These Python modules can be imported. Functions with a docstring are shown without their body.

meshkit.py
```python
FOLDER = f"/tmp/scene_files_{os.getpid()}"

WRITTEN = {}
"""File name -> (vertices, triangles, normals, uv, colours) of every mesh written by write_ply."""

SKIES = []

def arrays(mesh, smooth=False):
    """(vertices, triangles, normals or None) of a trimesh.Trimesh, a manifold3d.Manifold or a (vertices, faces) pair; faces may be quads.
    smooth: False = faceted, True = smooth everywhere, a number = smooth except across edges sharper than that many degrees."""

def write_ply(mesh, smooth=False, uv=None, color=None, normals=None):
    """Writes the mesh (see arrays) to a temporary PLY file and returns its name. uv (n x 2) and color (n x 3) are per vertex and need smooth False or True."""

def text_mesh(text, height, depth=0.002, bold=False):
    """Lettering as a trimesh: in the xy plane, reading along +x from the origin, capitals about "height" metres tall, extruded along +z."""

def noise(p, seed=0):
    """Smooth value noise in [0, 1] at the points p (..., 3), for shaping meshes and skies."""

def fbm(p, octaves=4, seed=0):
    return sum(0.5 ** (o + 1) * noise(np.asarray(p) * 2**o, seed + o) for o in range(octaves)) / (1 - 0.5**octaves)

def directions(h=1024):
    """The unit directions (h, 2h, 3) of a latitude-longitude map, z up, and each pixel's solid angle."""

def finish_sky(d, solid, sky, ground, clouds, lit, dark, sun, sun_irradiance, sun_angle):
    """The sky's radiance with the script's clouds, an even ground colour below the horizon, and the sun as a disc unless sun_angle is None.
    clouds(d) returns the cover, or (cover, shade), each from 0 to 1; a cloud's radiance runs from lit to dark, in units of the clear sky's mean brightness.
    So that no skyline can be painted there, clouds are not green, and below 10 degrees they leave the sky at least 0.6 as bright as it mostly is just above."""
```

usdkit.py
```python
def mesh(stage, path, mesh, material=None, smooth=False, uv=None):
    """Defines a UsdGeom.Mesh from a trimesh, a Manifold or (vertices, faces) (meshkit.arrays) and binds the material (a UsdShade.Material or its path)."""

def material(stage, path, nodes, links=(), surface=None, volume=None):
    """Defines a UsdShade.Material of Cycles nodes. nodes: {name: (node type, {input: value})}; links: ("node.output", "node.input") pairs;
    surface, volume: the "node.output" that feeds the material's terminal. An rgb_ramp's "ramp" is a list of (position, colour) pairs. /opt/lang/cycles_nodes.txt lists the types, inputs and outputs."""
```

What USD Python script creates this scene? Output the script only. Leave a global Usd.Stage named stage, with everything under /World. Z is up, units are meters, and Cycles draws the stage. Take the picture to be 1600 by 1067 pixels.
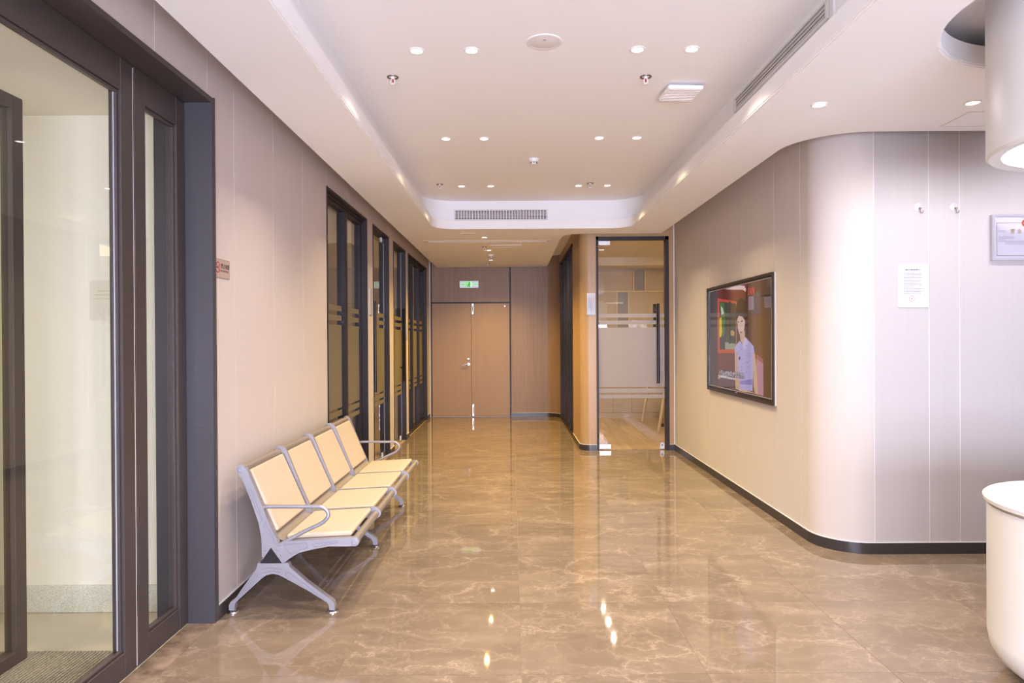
import math, random
import numpy as np, trimesh, shapely, usdkit
from shapely.geometry import Polygon, LineString, Point, box as rect
from shapely.ops import unary_union
from pxr import Usd, UsdGeom, UsdLux, UsdShade, Gf, Sdf, Vt

stage = Usd.Stage.CreateInMemory()
UsdGeom.Xform.Define(stage, '/World')
random.seed(4)

# ------------------------------------------------------------------ camera, daylight, exposure
cam = UsdGeom.Camera.Define(stage, '/World/camera')
cam.CreateFocalLengthAttr(24.0)
cam.CreateHorizontalApertureAttr(36.0)
cam.CreateExposureAttr(0.25)
cam.AddTranslateOp().Set(Gf.Vec3d(0, 0, 1.45))
cam.AddRotateXOp().Set(90 - 0.215)
cam.AddRotateZOp().Set(-0.344)

DAY = UsdLux.RectLight.Define(stage, '/World/daylight')      # overcast daylight outside the glazed front behind the camera
DAY.CreateWidthAttr(4.4)
DAY.CreateHeightAttr(1.9)
DAY.CreateIntensityAttr(20.5)
DAY.CreateColorAttr(Gf.Vec3f(0.96, 1.04, 1.46))
DAY.AddTranslateOp().Set(Gf.Vec3d(0.75, -3.45, 1.05))
DAY.AddRotateXOp().Set(90)

VESTIBULE_LIGHT, ROOM_LIGHT, MEETING_LIGHT = 1.9, 2.0, 3.6      # radiance of the ceiling panels in the side rooms
DOWNLIGHT, PASSAGE_LIGHT = 23.5, 45.0
DOWNLIGHT_COLOR, FAR_COLOR, PASSAGE_COLOR = (1.0, 0.86, 0.68), (1.0, 0.81, 0.45), (1.0, 0.67, 0.17)
DRUM = 4.5

dome = UsdLux.DomeLight.Define(stage, '/World/sky')            # the overcast sky beyond the glazed front
dome.CreateColorAttr(Gf.Vec3f(0.85, 0.88, 1.0))
dome.CreateIntensityAttr(0.6)

# ------------------------------------------------------------------ helpers
used = {}


def numbered(path):
    n = used.get(path, 0)
    used[path] = n + 1
    return path if n == 0 else '%s_%03d' % (path, n)


LOC = {}


def tag(p, label=None, cat=None, group=None, kind=None):
    for k, v in (('label', label), ('category', cat), ('group', group), ('kind', kind)):
        if v:
            p.SetCustomDataByKey(k, v)
    return p


def thing(name, label, cat, loc=(0, 0, 0), group=None, kind=None):
    path = numbered('/World/' + name)
    x = UsdGeom.Xform.Define(stage, path)
    x.AddTranslateOp().Set(Gf.Vec3d(*loc))
    LOC[path] = np.array(loc, float)
    return tag(x.GetPrim(), label, cat, group, kind)


def struct(name, label, cat, loc=(0, 0, 0)):
    return thing(name, label, cat, loc, kind='structure')


def part(parent, name, mesh, mat, label=None, smooth=30, kind=None, colors=None):
    """One mesh prim under parent; the mesh is given in world coordinates."""
    path = numbered(str(parent.GetPath()) + '/' + name)
    root = '/'.join(str(parent.GetPath()).split('/')[:3])
    if isinstance(mesh, (list, tuple)):
        mesh = trimesh.util.concatenate(mesh)
    mesh = mesh.copy()
    mesh.apply_translation(-LOC[root])
    m = usdkit.mesh(stage, path, mesh, M[mat], smooth=False if colors is not None else smooth)
    if colors is not None:
        UsdGeom.PrimvarsAPI(m).CreatePrimvar('print', Sdf.ValueTypeNames.Color3fArray, 'vertex').Set(Vt.Vec3fArray.FromNumpy(np.asarray(colors, np.float32)))
    return tag(m.GetPrim(), label, kind=kind)


_cv = np.array([[sx * (1 - b * (i != 0)), sy * (1 - b * (i != 1)), sz * (1 - b * (i != 2))] for b in (.2,) for sx in (-1, 1) for sy in (-1, 1) for sz in (-1, 1) for i in range(3)])
_hull = trimesh.convex.convex_hull(_cv)
_map = [int(np.argmin(((_cv - v) ** 2).sum(1))) for v in _hull.vertices]
_cf = np.array(_map)[_hull.faces]


def box(x0, x1, y0, y1, z0, z1, b=0.0):
    x0, x1 = sorted((x0, x1)); y0, y1 = sorted((y0, y1)); z0, z1 = sorted((z0, z1))
    c, h = np.array([x0 + x1, y0 + y1, z0 + z1]) / 2, np.array([x1 - x0, y1 - y0, z1 - z0]) / 2
    if b <= 0:
        return trimesh.creation.box(2 * h, trimesh.transformations.translation_matrix(c))
    b = min(b, h.min() * .9)
    v = np.array([[s[0] * (h[0] - b * (i != 0)), s[1] * (h[1] - b * (i != 1)), s[2] * (h[2] - b * (i != 2))] for s in [(sx, sy, sz) for sx in (-1, 1) for sy in (-1, 1) for sz in (-1, 1)] for i in range(3)])
    return trimesh.Trimesh(v + c, _cf, process=False)


def polys(p):
    return [g for g in getattr(p, 'geoms', [p]) if g.geom_type == 'Polygon' and g.area > 1e-9]


def prism(p, z0, z1):
    """Plan outline (x, y) raised from z0 to z1."""
    out = []
    for g in polys(p):
        m = trimesh.creation.extrude_polygon(g, z1 - z0, engine='earcut')
        m.apply_translation((0, 0, z0))
        out.append(m)
    return trimesh.util.concatenate(out)


def prism_y(p, y0, y1):
    """Outline in (x, z) running from y0 to y1."""
    m = prism(p, y0, y1)
    m.vertices = m.vertices[:, [0, 2, 1]]
    m.faces = m.faces[:, ::-1]
    return m


def prism_x(p, x0, x1):
    """Outline in (y, z) running from x0 to x1."""
    m = prism(p, x0, x1)
    m.vertices = m.vertices[:, [2, 0, 1]]
    return m


def ribbon(path, d0, d1, z0, z1):
    """A strip beside a plan path, from d0 to d1 on its left side."""
    p = np.asarray(path, float)
    s = np.diff(p, axis=0)
    s /= np.linalg.norm(s, axis=1, keepdims=True)
    n = np.stack([-s[:, 1], s[:, 0]], 1)
    vn = np.vstack([n[:1], (n[:-1] + n[1:]), n[-1:]])
    vn[1:-1] /= (1 + (n[:-1] * n[1:]).sum(1))[:, None]
    return prism(Polygon(np.vstack([p + vn * d0, (p + vn * d1)[::-1]])).buffer(0), z0, z1)


def arc(cx, cy, r, a0, a1, n=14):
    t = np.radians(np.linspace(a0, a1, n + 1))
    return [(cx + r * math.cos(a), cy + r * math.sin(a)) for a in t]


def lathe(profile, at, sides=32, flip=False):
    """Profile (r, z) turned round the vertical through at."""
    m = trimesh.creation.revolve(np.array(profile, float), sections=sides)
    m.apply_translation(at)
    if m.volume < 0:
        m.invert()
    return m


def disc(at, r, h, sides=32):
    return lathe([(0, 0), (r, 0), (r, h), (0, h)], at, sides)


def turn(m, axis, deg, at):
    m.apply_transform(trimesh.transformations.rotation_matrix(math.radians(deg), axis, at))
    return m


def tube(points, r, sides=12):
    p = np.asarray(points, float)
    t = np.gradient(p, axis=0)
    t /= np.linalg.norm(t, axis=1, keepdims=True)
    a = np.cross(t[0], [0.3, 0.9, 0.1]); a /= np.linalg.norm(a)
    rings = []
    for i in range(len(p)):
        a = a - t[i] * (a @ t[i]); a /= np.linalg.norm(a)
        b = np.cross(t[i], a)
        ang = np.arange(sides) * 2 * np.pi / sides
        rr = r[i] if np.ndim(r) else r
        rings.append(p[i] + rr * (np.cos(ang)[:, None] * a + np.sin(ang)[:, None] * b))
    v = np.vstack(rings + [p[:1], p[-1:]])
    f = []
    n = len(p)
    for i in range(n - 1):
        for j in range(sides):
            k = (j + 1) % sides
            f += [(i * sides + j, i * sides + k, (i + 1) * sides + k), (i * sides + j, (i + 1) * sides + k, (i + 1) * sides + j)]
    for j in range(sides):
        k = (j + 1) % sides
        f += [(n * sides, k, j), (n * sides + 1, (n - 1) * sides + j, (n - 1) * sides + k)]
    m = trimesh.Trimesh(v, f, process=False)
    if m.volume < 0:
        m.invert()
    return m


def rounded(points, r, n=8):
    """A polyline with its corners rounded (2-D or 3-D)."""
    p = [np.asarray(a, float) for a in points]
    out = [p[0]]
    for a, b, c in zip(p[:-2], p[1:-1], p[2:]):
        u, v = a - b, c - b
        d = min(r, np.linalg.norm(u) * .49, np.linalg.norm(v) * .49)
        s, e = b + u / np.linalg.norm(u) * d, b + v / np.linalg.norm(v) * d
        for t in np.linspace(0, 1, n + 1):
            out.append((1 - t) ** 2 * s + 2 * t * (1 - t) * b + t * t * e)
    return out + [p[-1]]


def round_box(x0, x1, y0, y1, z0, z1, r):
    s = trimesh.creation.icosphere(2, r)
    v = np.vstack([s.vertices + (x, y, z) for x in (x0 + r, x1 - r) for y in (y0 + r, y1 - r) for z in (z0 + r, z1 - r)])
    return trimesh.convex.convex_hull(v)


def srgb(c):
    c = np.asarray(c, float) / 255
    return np.where(c < .04045, c / 12.92, ((c + .055) / 1.055) ** 2.4)


def print_on(parent, name, layers, origin, u, v, mat='print', step=.00035, label=None):
    """Flat print: outlines in metres along u and v, each on top of the last, in their own colours (sRGB)."""
    o, u, v = (np.asarray(a, float) for a in (origin, u, v))
    n = np.cross(u, v)
    V, F, C, k = [], [], [], 0
    for i, (shape, col) in enumerate(layers):
        for g in polys(shape if hasattr(shape, 'geom_type') else Polygon(shape).buffer(0)):
            a, f = trimesh.creation.triangulate_polygon(g, engine='earcut')
            V.append(o + a[:, :1] * u + a[:, 1:] * v + n * step * (i + 1)); F.append(f + k); C.append(np.tile(srgb(col), (len(a), 1))); k += len(a)
    m = trimesh.Trimesh(np.vstack(V), np.vstack(F), process=False)
    fn = np.cross(m.vertices[m.faces[:, 1]] - m.vertices[m.faces[:, 0]], m.vertices[m.faces[:, 2]] - m.vertices[m.faces[:, 0]]) @ n
    m.faces[fn < 0] = m.faces[fn < 0][:, ::-1]
    return part(parent, name, m, mat, label, colors=np.vstack(C))


GLYPHS = {
    '禁': '115021611462146824682575317531685268537559755968706870626261725272506747595459466446644021402146244624531646|4347524652545054|3561415641544862|3255314641463752;13171420192225291330133671367130583070196614512654304630461741133113291729193919393029303128302420151614',
    '止': '1217122321232160286028234123417447754853695368464846482371237217',
    '吸': '146864706053685370527049612764237220721668135521481542133919502644373517311326163738396432643231213120241524|4651503956336246514755644664|2038263726622062',
    '烟': '1244146121612275287428573163356335727072701464146417421741133513352132202629211815131216121916232033215519551742|55466233643364485548|5554645464665566|622564236425|543645236023|4254505450664266|42324533483949484248|28383530355231462847',
    '安': '13441349155032503660226122531552166837683674397543744568686869526252626141614357405071497143584351306821691766146314432435181813141815202923362822332643|3543323644325043',
    '全': '1148125129614176467446705363715273487044644763454645463663366331453045227021701514151421382138302230223638363845224522481445|426528515652',
    '出': '16422342232438243844194419692668265138513975457545515951596965696645454445246124614268426813621361171617',
    '口': '17686768671560156020242024151715|2428602760612461',
    '营': '136313692769287533753469506950755675576971697163576257597058704563446353225321441544155927592763|3460505950633463;20132033653365135913581526152613|2622592159272627;2450605060362436|3245314154415445',
    '业': '1316132331243136233414581860215929373137317438733823462346735374533955396460705759335335532371237116',
    '执': '1138134120422055125512612061217527742861436143754975496164616422662267287127732572186813611458205729532946344223341430132616241415131320202020351234|4842573657554954|274635463648424642552755|374127382719362640344039',
    '照': '121720282030153015727072695765526851683164307120721568136514582660313832385037503634213322302728242118131314|4552555153586258636654665158|4538623762454545|36564157466246663666|2250214029392950|2257295629662165;48144529512955185414;32143128372939193814',
}



def glyph(ch, x, y, h):
    """One written character as an outline, its lower left at x, y."""
    out = []
    for g in GLYPHS[ch].split(';'):
        rings = [[(int(r[i:i + 2]) - 10, int(r[i + 2:i + 4]) - 20) for i in range(0, len(r), 4)] for r in g.split('|')]
        out.append(Polygon(rings[0], rings[1:]).buffer(0))
    return shapely.affinity.affine_transform(unary_union(out), [h / 58, 0, 0, h / 58, x, y + h * .09])


def latin(text, x, y, h, bold=False):
    import meshkit
    m = meshkit.text_mesh(text, h, .01, bold)
    tri = m.triangles[np.abs(m.face_normals[:, 2] - 1) < .01]
    return shapely.affinity.translate(unary_union([Polygon(t[:, :2]).buffer(1e-5) for t in tri if Polygon(t[:, :2]).area > 1e-12]), x, y)


def lines_of_print(x, y, w, n, pitch, h, rng, col):
    """Rows of small illegible print: short dashes of ink."""
    out = []
    for i in range(n):
        a = x
        end = x + w * (rng.uniform(.35, .7) if i % 5 == 4 else rng.uniform(.9, 1))
        while a < end:
            l = rng.uniform(.5, 2.2) * h
            out.append(rect(a, y - i * pitch, min(a + l, end), y - i * pitch + h)); a += l + .35 * h
    return (unary_union(out), col)


# ------------------------------------------------------------------ materials
M = {}


def mat(name, nodes, links=(), surface='p.BSDF'):
    M[name] = usdkit.material(stage, '/World/Looks/' + name, nodes, links, surface=surface)


def plain(name, color, rough=.5, metal=0.0, **k):
    mat(name, {'p': ('principled_bsdf', {'base_color': color, 'roughness': rough, 'metallic': metal, **k})})


def grain(name, a, b, scale, rough=.5, stretch=(1, 1, 1), detail=4, lo=.35, hi=.65, vary=0.0, bump=0.0, **k):
    """Two tones mixed by a stretched noise; vary shifts each piece's tone a little."""
    nodes = {'g': ('geometry', {}), 'o': ('object_info', {}), 'k': ('vector_math', {'math_type': 'multiply', 'vector2': (17.3, 9.1, 31.7)}),
             'v': ('vector_math', {'math_type': 'add'}), 'm': ('mapping', {'mapping_type': 'point', 'scale': stretch}),
             'n': ('noise_texture', {'scale': scale, 'detail': detail, 'roughness': .6}),
             'r': ('rgb_ramp', {'ramp': [(lo, a), (hi, b)]}),
             'w': ('map_range', {'from_min': 0, 'from_max': 1, 'to_min': 1 - vary, 'to_max': 1 + vary}), 'h': ('hsv', {}),
             'p': ('principled_bsdf', {'roughness': rough, **k})}
    links = [('o.random', 'k.vector1'), ('g.position', 'v.vector1'), ('k.vector', 'v.vector2'), ('v.vector', 'm.vector'), ('m.vector', 'n.vector'),
             ('n.fac', 'r.fac'), ('o.random', 'w.value'), ('w.result', 'h.value'), ('r.color', 'h.color'), ('h.color', 'p.base_color')]
    if bump:
        nodes['b'] = ('bump', {'strength': 1.0, 'distance': bump})
        links += [('n.fac', 'b.height'), ('b.normal', 'p.normal')]
    mat(name, nodes, links)


plain('ceiling_paint', (.90, .88, .87), .8)
plain('white_lacquer', (.71, .69, .67), .4)
plain('white_plastic', (.82, .80, .78), .4)
plain('pale_seal', (.75, .73, .72), .5)
plain('wall_core', (.84, .80, .76), .7)
grain('wall_panel', (.585, .518, .474), (.599, .532, .488), 3, .7, (14, 14, .35), lo=.3, hi=.7, specular_ior_level=.18)
grain('wall_panel_front', (.520, .470, .455), (.533, .483, .468), 3, .7, (14, 14, .35), lo=.3, hi=.7, specular_ior_level=.15)
grain('wall_panel_pink', (.545, .468, .432), (.558, .481, .445), 3, .7, (14, 14, .35), lo=.3, hi=.7, specular_ior_level=.18)
grain('wood_panel', (.262, .160, .096), (.312, .196, .122), 2.2, .45, (16, 16, .45), vary=.03)
grain('wood_column', (.425, .256, .116), (.47, .292, .140), 2.2, .35, (16, 16, .45), vary=.03)
grain('wood_door', (.335, .208, .114), (.352, .220, .122), 2.2, .45, (12, 12, .4), vary=.02)
grain('wood_light', (.62, .48, .30), (.70, .55, .36), 2.0, .5, (14, 14, .6))
grain('wood_floor', (.47, .31, .15), (.60, .42, .22), 2.0, .3, (9, .7, 9), vary=.12)
grain('granite', (.56, .54, .45), (.78, .75, .64), 150, .4, (1, 1, 1), 5, .4, .6)
grain('vestibule_floor', (.60, .54, .41), (.64, .58, .45), 3, .4)
grain('carpet_mat', (.26, .235, .18), (.42, .38, .29), 90, .9, (1, 1, 1), 4)
grain('threshold_stone', (.10, .065, .045), (.36, .26, .19), 7, .12, (1, 1, 1), 8, .35, .68)
grain('dark_metal', (.022, .015, .017), (.027, .019, .022), 400, .45, (1, 1, 1), 3, specular_ior_level=.35)
grain('bronze_metal', (.060, .045, .042), (.072, .054, .050), 400, .40, (1, 1, 1), 3, metallic=.2)
plain('jamb_metal', (.058, .051, .056), .45, .15)
plain('baseboard_dark', (.040, .031, .030), .35)
plain('black_plastic', (.012, .011, .012), .3)
plain('black_metal', (.016, .014, .016), .25, .4)
plain('tv_frame', (.035, .024, .022), .3)
plain('chrome', (.75, .73, .72), .12, 1.0)
plain('steel', (.66, .65, .66), .28, 1.0)
plain('cast_aluminium', (.33, .31, .335), .42, .5)
plain('shell_metal', (.33, .275, .24), .5, .6)
plain('sprinkler_ring', (.20, .15, .12), .35, .6)
plain('red_glass', (.5, .04, .03), .2)
plain('cushion', (.53, .425, .31), .5)
plain('recess_dark', (.10, .085, .075), .8)
plain('grille_white', (.78, .73, .70), .45)
plain('cream_wall', (.87, .82, .685), .8)
plain('cream_paper', (.82, .77, .65), .8)
plain('room_wall', (.60, .47, .31), .8)
plain('room_ceiling', (.74, .64, .48), .8)
plain('room_carpet', (.32, .24, .17), .9)
plain('meeting_wall', (.52, .41, .31), .6)
plain('meeting_blue', (.30, .28, .30), .5)
plain('table_leg', (.75, .60, .40), .45)
plain('grout', (.30, .21, .145), .8)
plain('outdoor_ground', (.4, .4, .4), .9)
plain('clear_rubber', (.62, .57, .60), .3)
plain('frame_silver', (.44, .42, .46), .4, .2)

for name, kind in (('print', {}), ('print_gloss', {'roughness': .12})):
    mat(name, {'a': ('attribute', {'attribute': 'print'}), 'p': ('principled_bsdf', {'roughness': .5, **kind})}, [('a.color', 'p.base_color')])
mat('screen_glow', {'a': ('attribute', {'attribute': 'print'}), 'p': ('principled_bsdf', {'base_color': (.01, .01, .01), 'roughness': .06, 'emission_strength': .55})}, [('a.color', 'p.emission_color')])
mat('sign_glow', {'a': ('attribute', {'attribute': 'print'}), 'p': ('principled_bsdf', {'base_color': (.05, .05, .05), 'roughness': .3, 'emission_strength': .8})}, [('a.color', 'p.emission_color')])
for name, col, s in (('lamp_warm', (1, .86, .68), 14.0), ('lamp_drum', (1, .97, .93), DRUM), ('panel_vestibule', (1, .98, .90), VESTIBULE_LIGHT), ('panel_room', (1, .84, .58), ROOM_LIGHT), ('panel_meeting', (1, .76, .36), MEETING_LIGHT)):
    mat(name, {'e': ('emission', {'color': col, 'strength': s})}, surface='e.emission')

# clear pane: reflection by angle, straight-through light otherwise; the back face of a sheet adds no second mirror
mat('glass', {'g': ('geometry', {}), 'i': ('mix_float', {'a': 1.5, 'b': 1.0001}), 'f': ('fresnel', {}), 't': ('transparent_bsdf', {'color': (.965, .965, .95)}), 's': ('glossy_bsdf', {'color': (1, 1, 1), 'roughness': 0.0}), 'm': ('mix_closure', {})},
    [('g.backfacing', 'i.fac'), ('i.result', 'f.IOR'), ('f.fac', 'm.fac'), ('t.BSDF', 'm.closure1'), ('s.BSDF', 'm.closure2')], 'm.closure')
mat('frost', {'d': ('diffuse_bsdf', {'color': (.62, .575, .59)}), 'l': ('translucent_bsdf', {'color': (.62, .57, .57)}), 't': ('transparent_bsdf', {'color': (.9, .9, .9)}), 'a': ('mix_closure', {'fac': .55}), 'm': ('mix_closure', {'fac': .12})},
    [('d.BSDF', 'a.closure1'), ('l.BSDF', 'a.closure2'), ('a.closure', 'm.closure1'), ('t.BSDF', 'm.closure2')], 'm.closure')
mat('frost_olive', {'d': ('diffuse_bsdf', {'color': (.40, .345, .255)}), 'l': ('translucent_bsdf', {'color': (.52, .45, .33)}), 't': ('transparent_bsdf', {'color': (.9, .9, .9)}), 'a': ('mix_closure', {'fac': .55}), 'm': ('mix_closure', {'fac': .12})},
    [('d.BSDF', 'a.closure1'), ('l.BSDF', 'a.closure2'), ('a.closure', 'm.closure1'), ('t.BSDF', 'm.closure2')], 'm.closure')
mat('acrylic', {'f': ('fresnel', {'IOR': 1.45}), 't': ('transparent_bsdf', {'color': (.97, .97, .97)}), 's': ('glossy_bsdf', {'roughness': .05}), 'm': ('mix_closure', {})}, [('f.fac', 'm.fac'), ('t.BSDF', 'm.closure1'), ('s.BSDF', 'm.closure2')], 'm.closure')

# polished marble: clouded beige ground, fine pale veins, each tile cut from another part of the slab
mat('marble', {
    'g': ('geometry', {}), 'o': ('object_info', {}), 'k': ('vector_math', {'math_type': 'multiply', 'vector2': (61.7, 37.9, 83.1)}), 'v': ('vector_math', {'math_type': 'add'}),
    'mc': ('mapping', {'mapping_type': 'point', 'rotation': (0, 0, .12), 'scale': (.7, 1.7, 1.0)}), 'cl': ('noise_texture', {'scale': 1.9, 'detail': 7, 'roughness': .62, 'distortion': .5}),
    'cr': ('rgb_ramp', {'ramp': [(.3, (.183, .132, .094)), (.5, (.217, .158, .112)), (.7, (.267, .199, .143))]}),
    'wn': ('noise_texture', {'scale': 2.1, 'detail': 9, 'roughness': .68}), 'wc': ('vector_math', {'math_type': 'subtract', 'vector2': (.5, .5, .5)}), 'ws': ('vector_math', {'math_type': 'scale', 'scale': .6}), 'wv': ('vector_math', {'math_type': 'add'}),
    'm1': ('mapping', {'mapping_type': 'point', 'rotation': (0, 0, .45), 'scale': (.55, 1.25, 1.0)}),
    'v1': ('voronoi_texture', {'feature': 'distance_to_edge', 'scale': 2.6}), 'r1': ('rgb_ramp', {'ramp': [(0, (1, 1, 1)), (.006, (.6, .6, .6)), (.02, (.22, .22, .22)), (.09, (.05, .05, .05)), (.2, (0, 0, 0))]}),
    'm2': ('mapping', {'mapping_type': 'point', 'rotation': (0, 0, -.3), 'scale': (.5, 1.2, 1.0)}),
    'v2': ('voronoi_texture', {'feature': 'distance_to_edge', 'scale': 7.5}), 'r2': ('rgb_ramp', {'ramp': [(0, (.62, .62, .62)), (.014, (.25, .25, .25)), (.06, (.04, .04, .04)), (.12, (0, 0, 0))]}),
    'mk': ('noise_texture', {'scale': 3.2, 'detail': 5, 'roughness': .6}), 'mr': ('rgb_ramp', {'ramp': [(.36, (.14, .14, .14)), (.60, (1, 1, 1))]}),
    'mx': ('mix', {'mix_type': 'lighten', 'fac': 1.0}), 'mm': ('mix', {'mix_type': 'multiply', 'fac': 1.0}), 'sc': ('mix', {'mix_type': 'multiply', 'fac': 1.0, 'color2': (.9, .9, .9)}),
    'c': ('mix', {'mix_type': 'mix', 'color2': (.43, .33, .245)}), 'p': ('principled_bsdf', {'roughness': .035, 'ior': 1.52})},
    [('o.random', 'k.vector1'), ('g.position', 'v.vector1'), ('k.vector', 'v.vector2'), ('v.vector', 'mc.vector'), ('mc.vector', 'cl.vector'), ('cl.fac', 'cr.fac'),
     ('v.vector', 'wn.vector'), ('wn.color', 'wc.vector1'), ('wc.vector', 'ws.vector1'), ('v.vector', 'wv.vector1'), ('ws.vector', 'wv.vector2'),
     ('wv.vector', 'm1.vector'), ('m1.vector', 'v1.vector'), ('v1.distance', 'r1.fac'), ('wv.vector', 'm2.vector'), ('m2.vector', 'v2.vector'), ('v2.distance', 'r2.fac'),
     ('v.vector', 'mk.vector'), ('mk.fac', 'mr.fac'), ('r1.color', 'mx.color1'), ('r2.color', 'mx.color2'), ('mx.color', 'mm.color1'), ('mr.color', 'mm.color2'), ('mm.color', 'sc.color1'),
     ('cr.color', 'c.color1'), ('sc.color', 'c.fac'), ('c.color', 'p.base_color')])

# ------------------------------------------------------------------ the room's plan
XL, XR, XP = -1.54, 2.105, 0.885           # left wall, right wall, wall of the far passage
YB, YG, YF = 12.70, 8.836, 4.56            # back wall, wall of the glass door, front face of the right-hand block
XE, YC = 6.3, -3.0                         # side and front of the reception area
ZS, ZL, ZT, ZW = 2.78, 2.884, 3.14, 2.99   # soffit, lip top, tray ceiling, wall top
RC = 0.30                                  # the right-hand block's rounded corner
corner = arc(XR + RC, YF + RC, RC, 180, 270)
column = arc(XP + .13, YG + .13, .13, 180, 270, 10)
back_corner = arc(XP - .26, YB - .26, .26, 90, 0, 10)

room = Polygon([(XL - .13, YC), (XL - .13, 3.50), (XL, 3.50), (XL, YB), *back_corner, *column, (XR, YG), *corner, (XE, YF), (XE, YC)])

# floor: 0.8 m polished tiles on a grouted bed
floor = struct('floor', 'polished beige-brown marble tile floor with pale veins', 'floor')
bed = Polygon([(XL - .14, YC), (XL - .14, 3.52), (XL - .02, 3.52), (XL - .02, YB), (XP, YB), (XP, YG), (XR, YG), (XR, YF), (XE, YF), (XE, YC)])
part(floor, 'grout_bed', prism(bed, -.05, -.0015), 'grout')
hall = Polygon([(XL, YC), (XL, YB), (XP - .2, YB), (XP, YB - .2), *column, (XR, YG), *corner, (XE, YF), (XE, YC)])
for i in range(-2, 8):
    for j in range(-9, 12):
        x, y = .033 + .8 * i, 3.743 + .8 * j
        p = rect(x + .0005, y + .0005, x + .7995, y + .7995).intersection(hall)
        for g in polys(p):
            if g.area > .01:
                top = prism(g.buffer(-.0006, join_style=2), -.001, 0) if g.area > .05 else None
                part(floor, 'floor_tile', [prism(g, -.02, -.0008)] + ([top] if top is not None else []), 'marble', smooth=False)
for j in range(-4, 4):
    y0, y1 = 3.50 - .9 * (j + 1) + .001, 3.50 - .9 * j - .001
    if y0 < 3.4 and j >= 0:
        part(floor, 'threshold_strip', box(XL - .13, XL - .0008, y0, y1, -.02, 0), 'threshold_stone', 'dark mottled stone strip along the entrance door')

# left wall: core, panels with pale joints
OPEN = [(5.69, 7.275), (7.576, 8.558), (8.879, 9.89), (10.133, 12.327)]
ZO, ZE = 2.735, 2.69
wl = struct('wall_left', 'long pinkish beige panelled wall with dark-framed glass openings', 'wall')
edges = [3.53] + [e for o in OPEN for e in o] + [YB]
core = [box(XL - .12, XL - .0018, a, b, 0, ZW) for a, b in zip(edges[0::2], edges[1::2])]
core += [box(XL - .12, XL - .0018, a, b, ZO, ZW) for a, b in OPEN] + [box(XL - .12, XL - .0018, YC, 3.53, ZE, ZW)]
part(wl, 'wall_core', core, 'wall_core')
seams = [YC, -2.6, -2.0, -1.4, -.8, -.2, .4, 1.0, 1.7, 2.34, 2.96, 3.47, 3.80, 4.42, 5.04, 5.69, 6.5, 7.43, 8.72, 10.01, 11.2, 12.45, YB]
solid = rect(YC, 0, YB, ZW).difference(unary_union([rect(a, -1, b, ZO) for a, b in OPEN] + [rect(YC - 1, -1, 3.53, ZE)]))
for a, b in zip(seams[:-1], seams[1:]):
    for g in polys(solid.intersection(rect(a + .0026, 0, b - .0026, ZW))):
        part(wl, 'wall_panel', prism_x(g, XL - .009, XL), 'wall_panel_pink', smooth=False)

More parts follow.
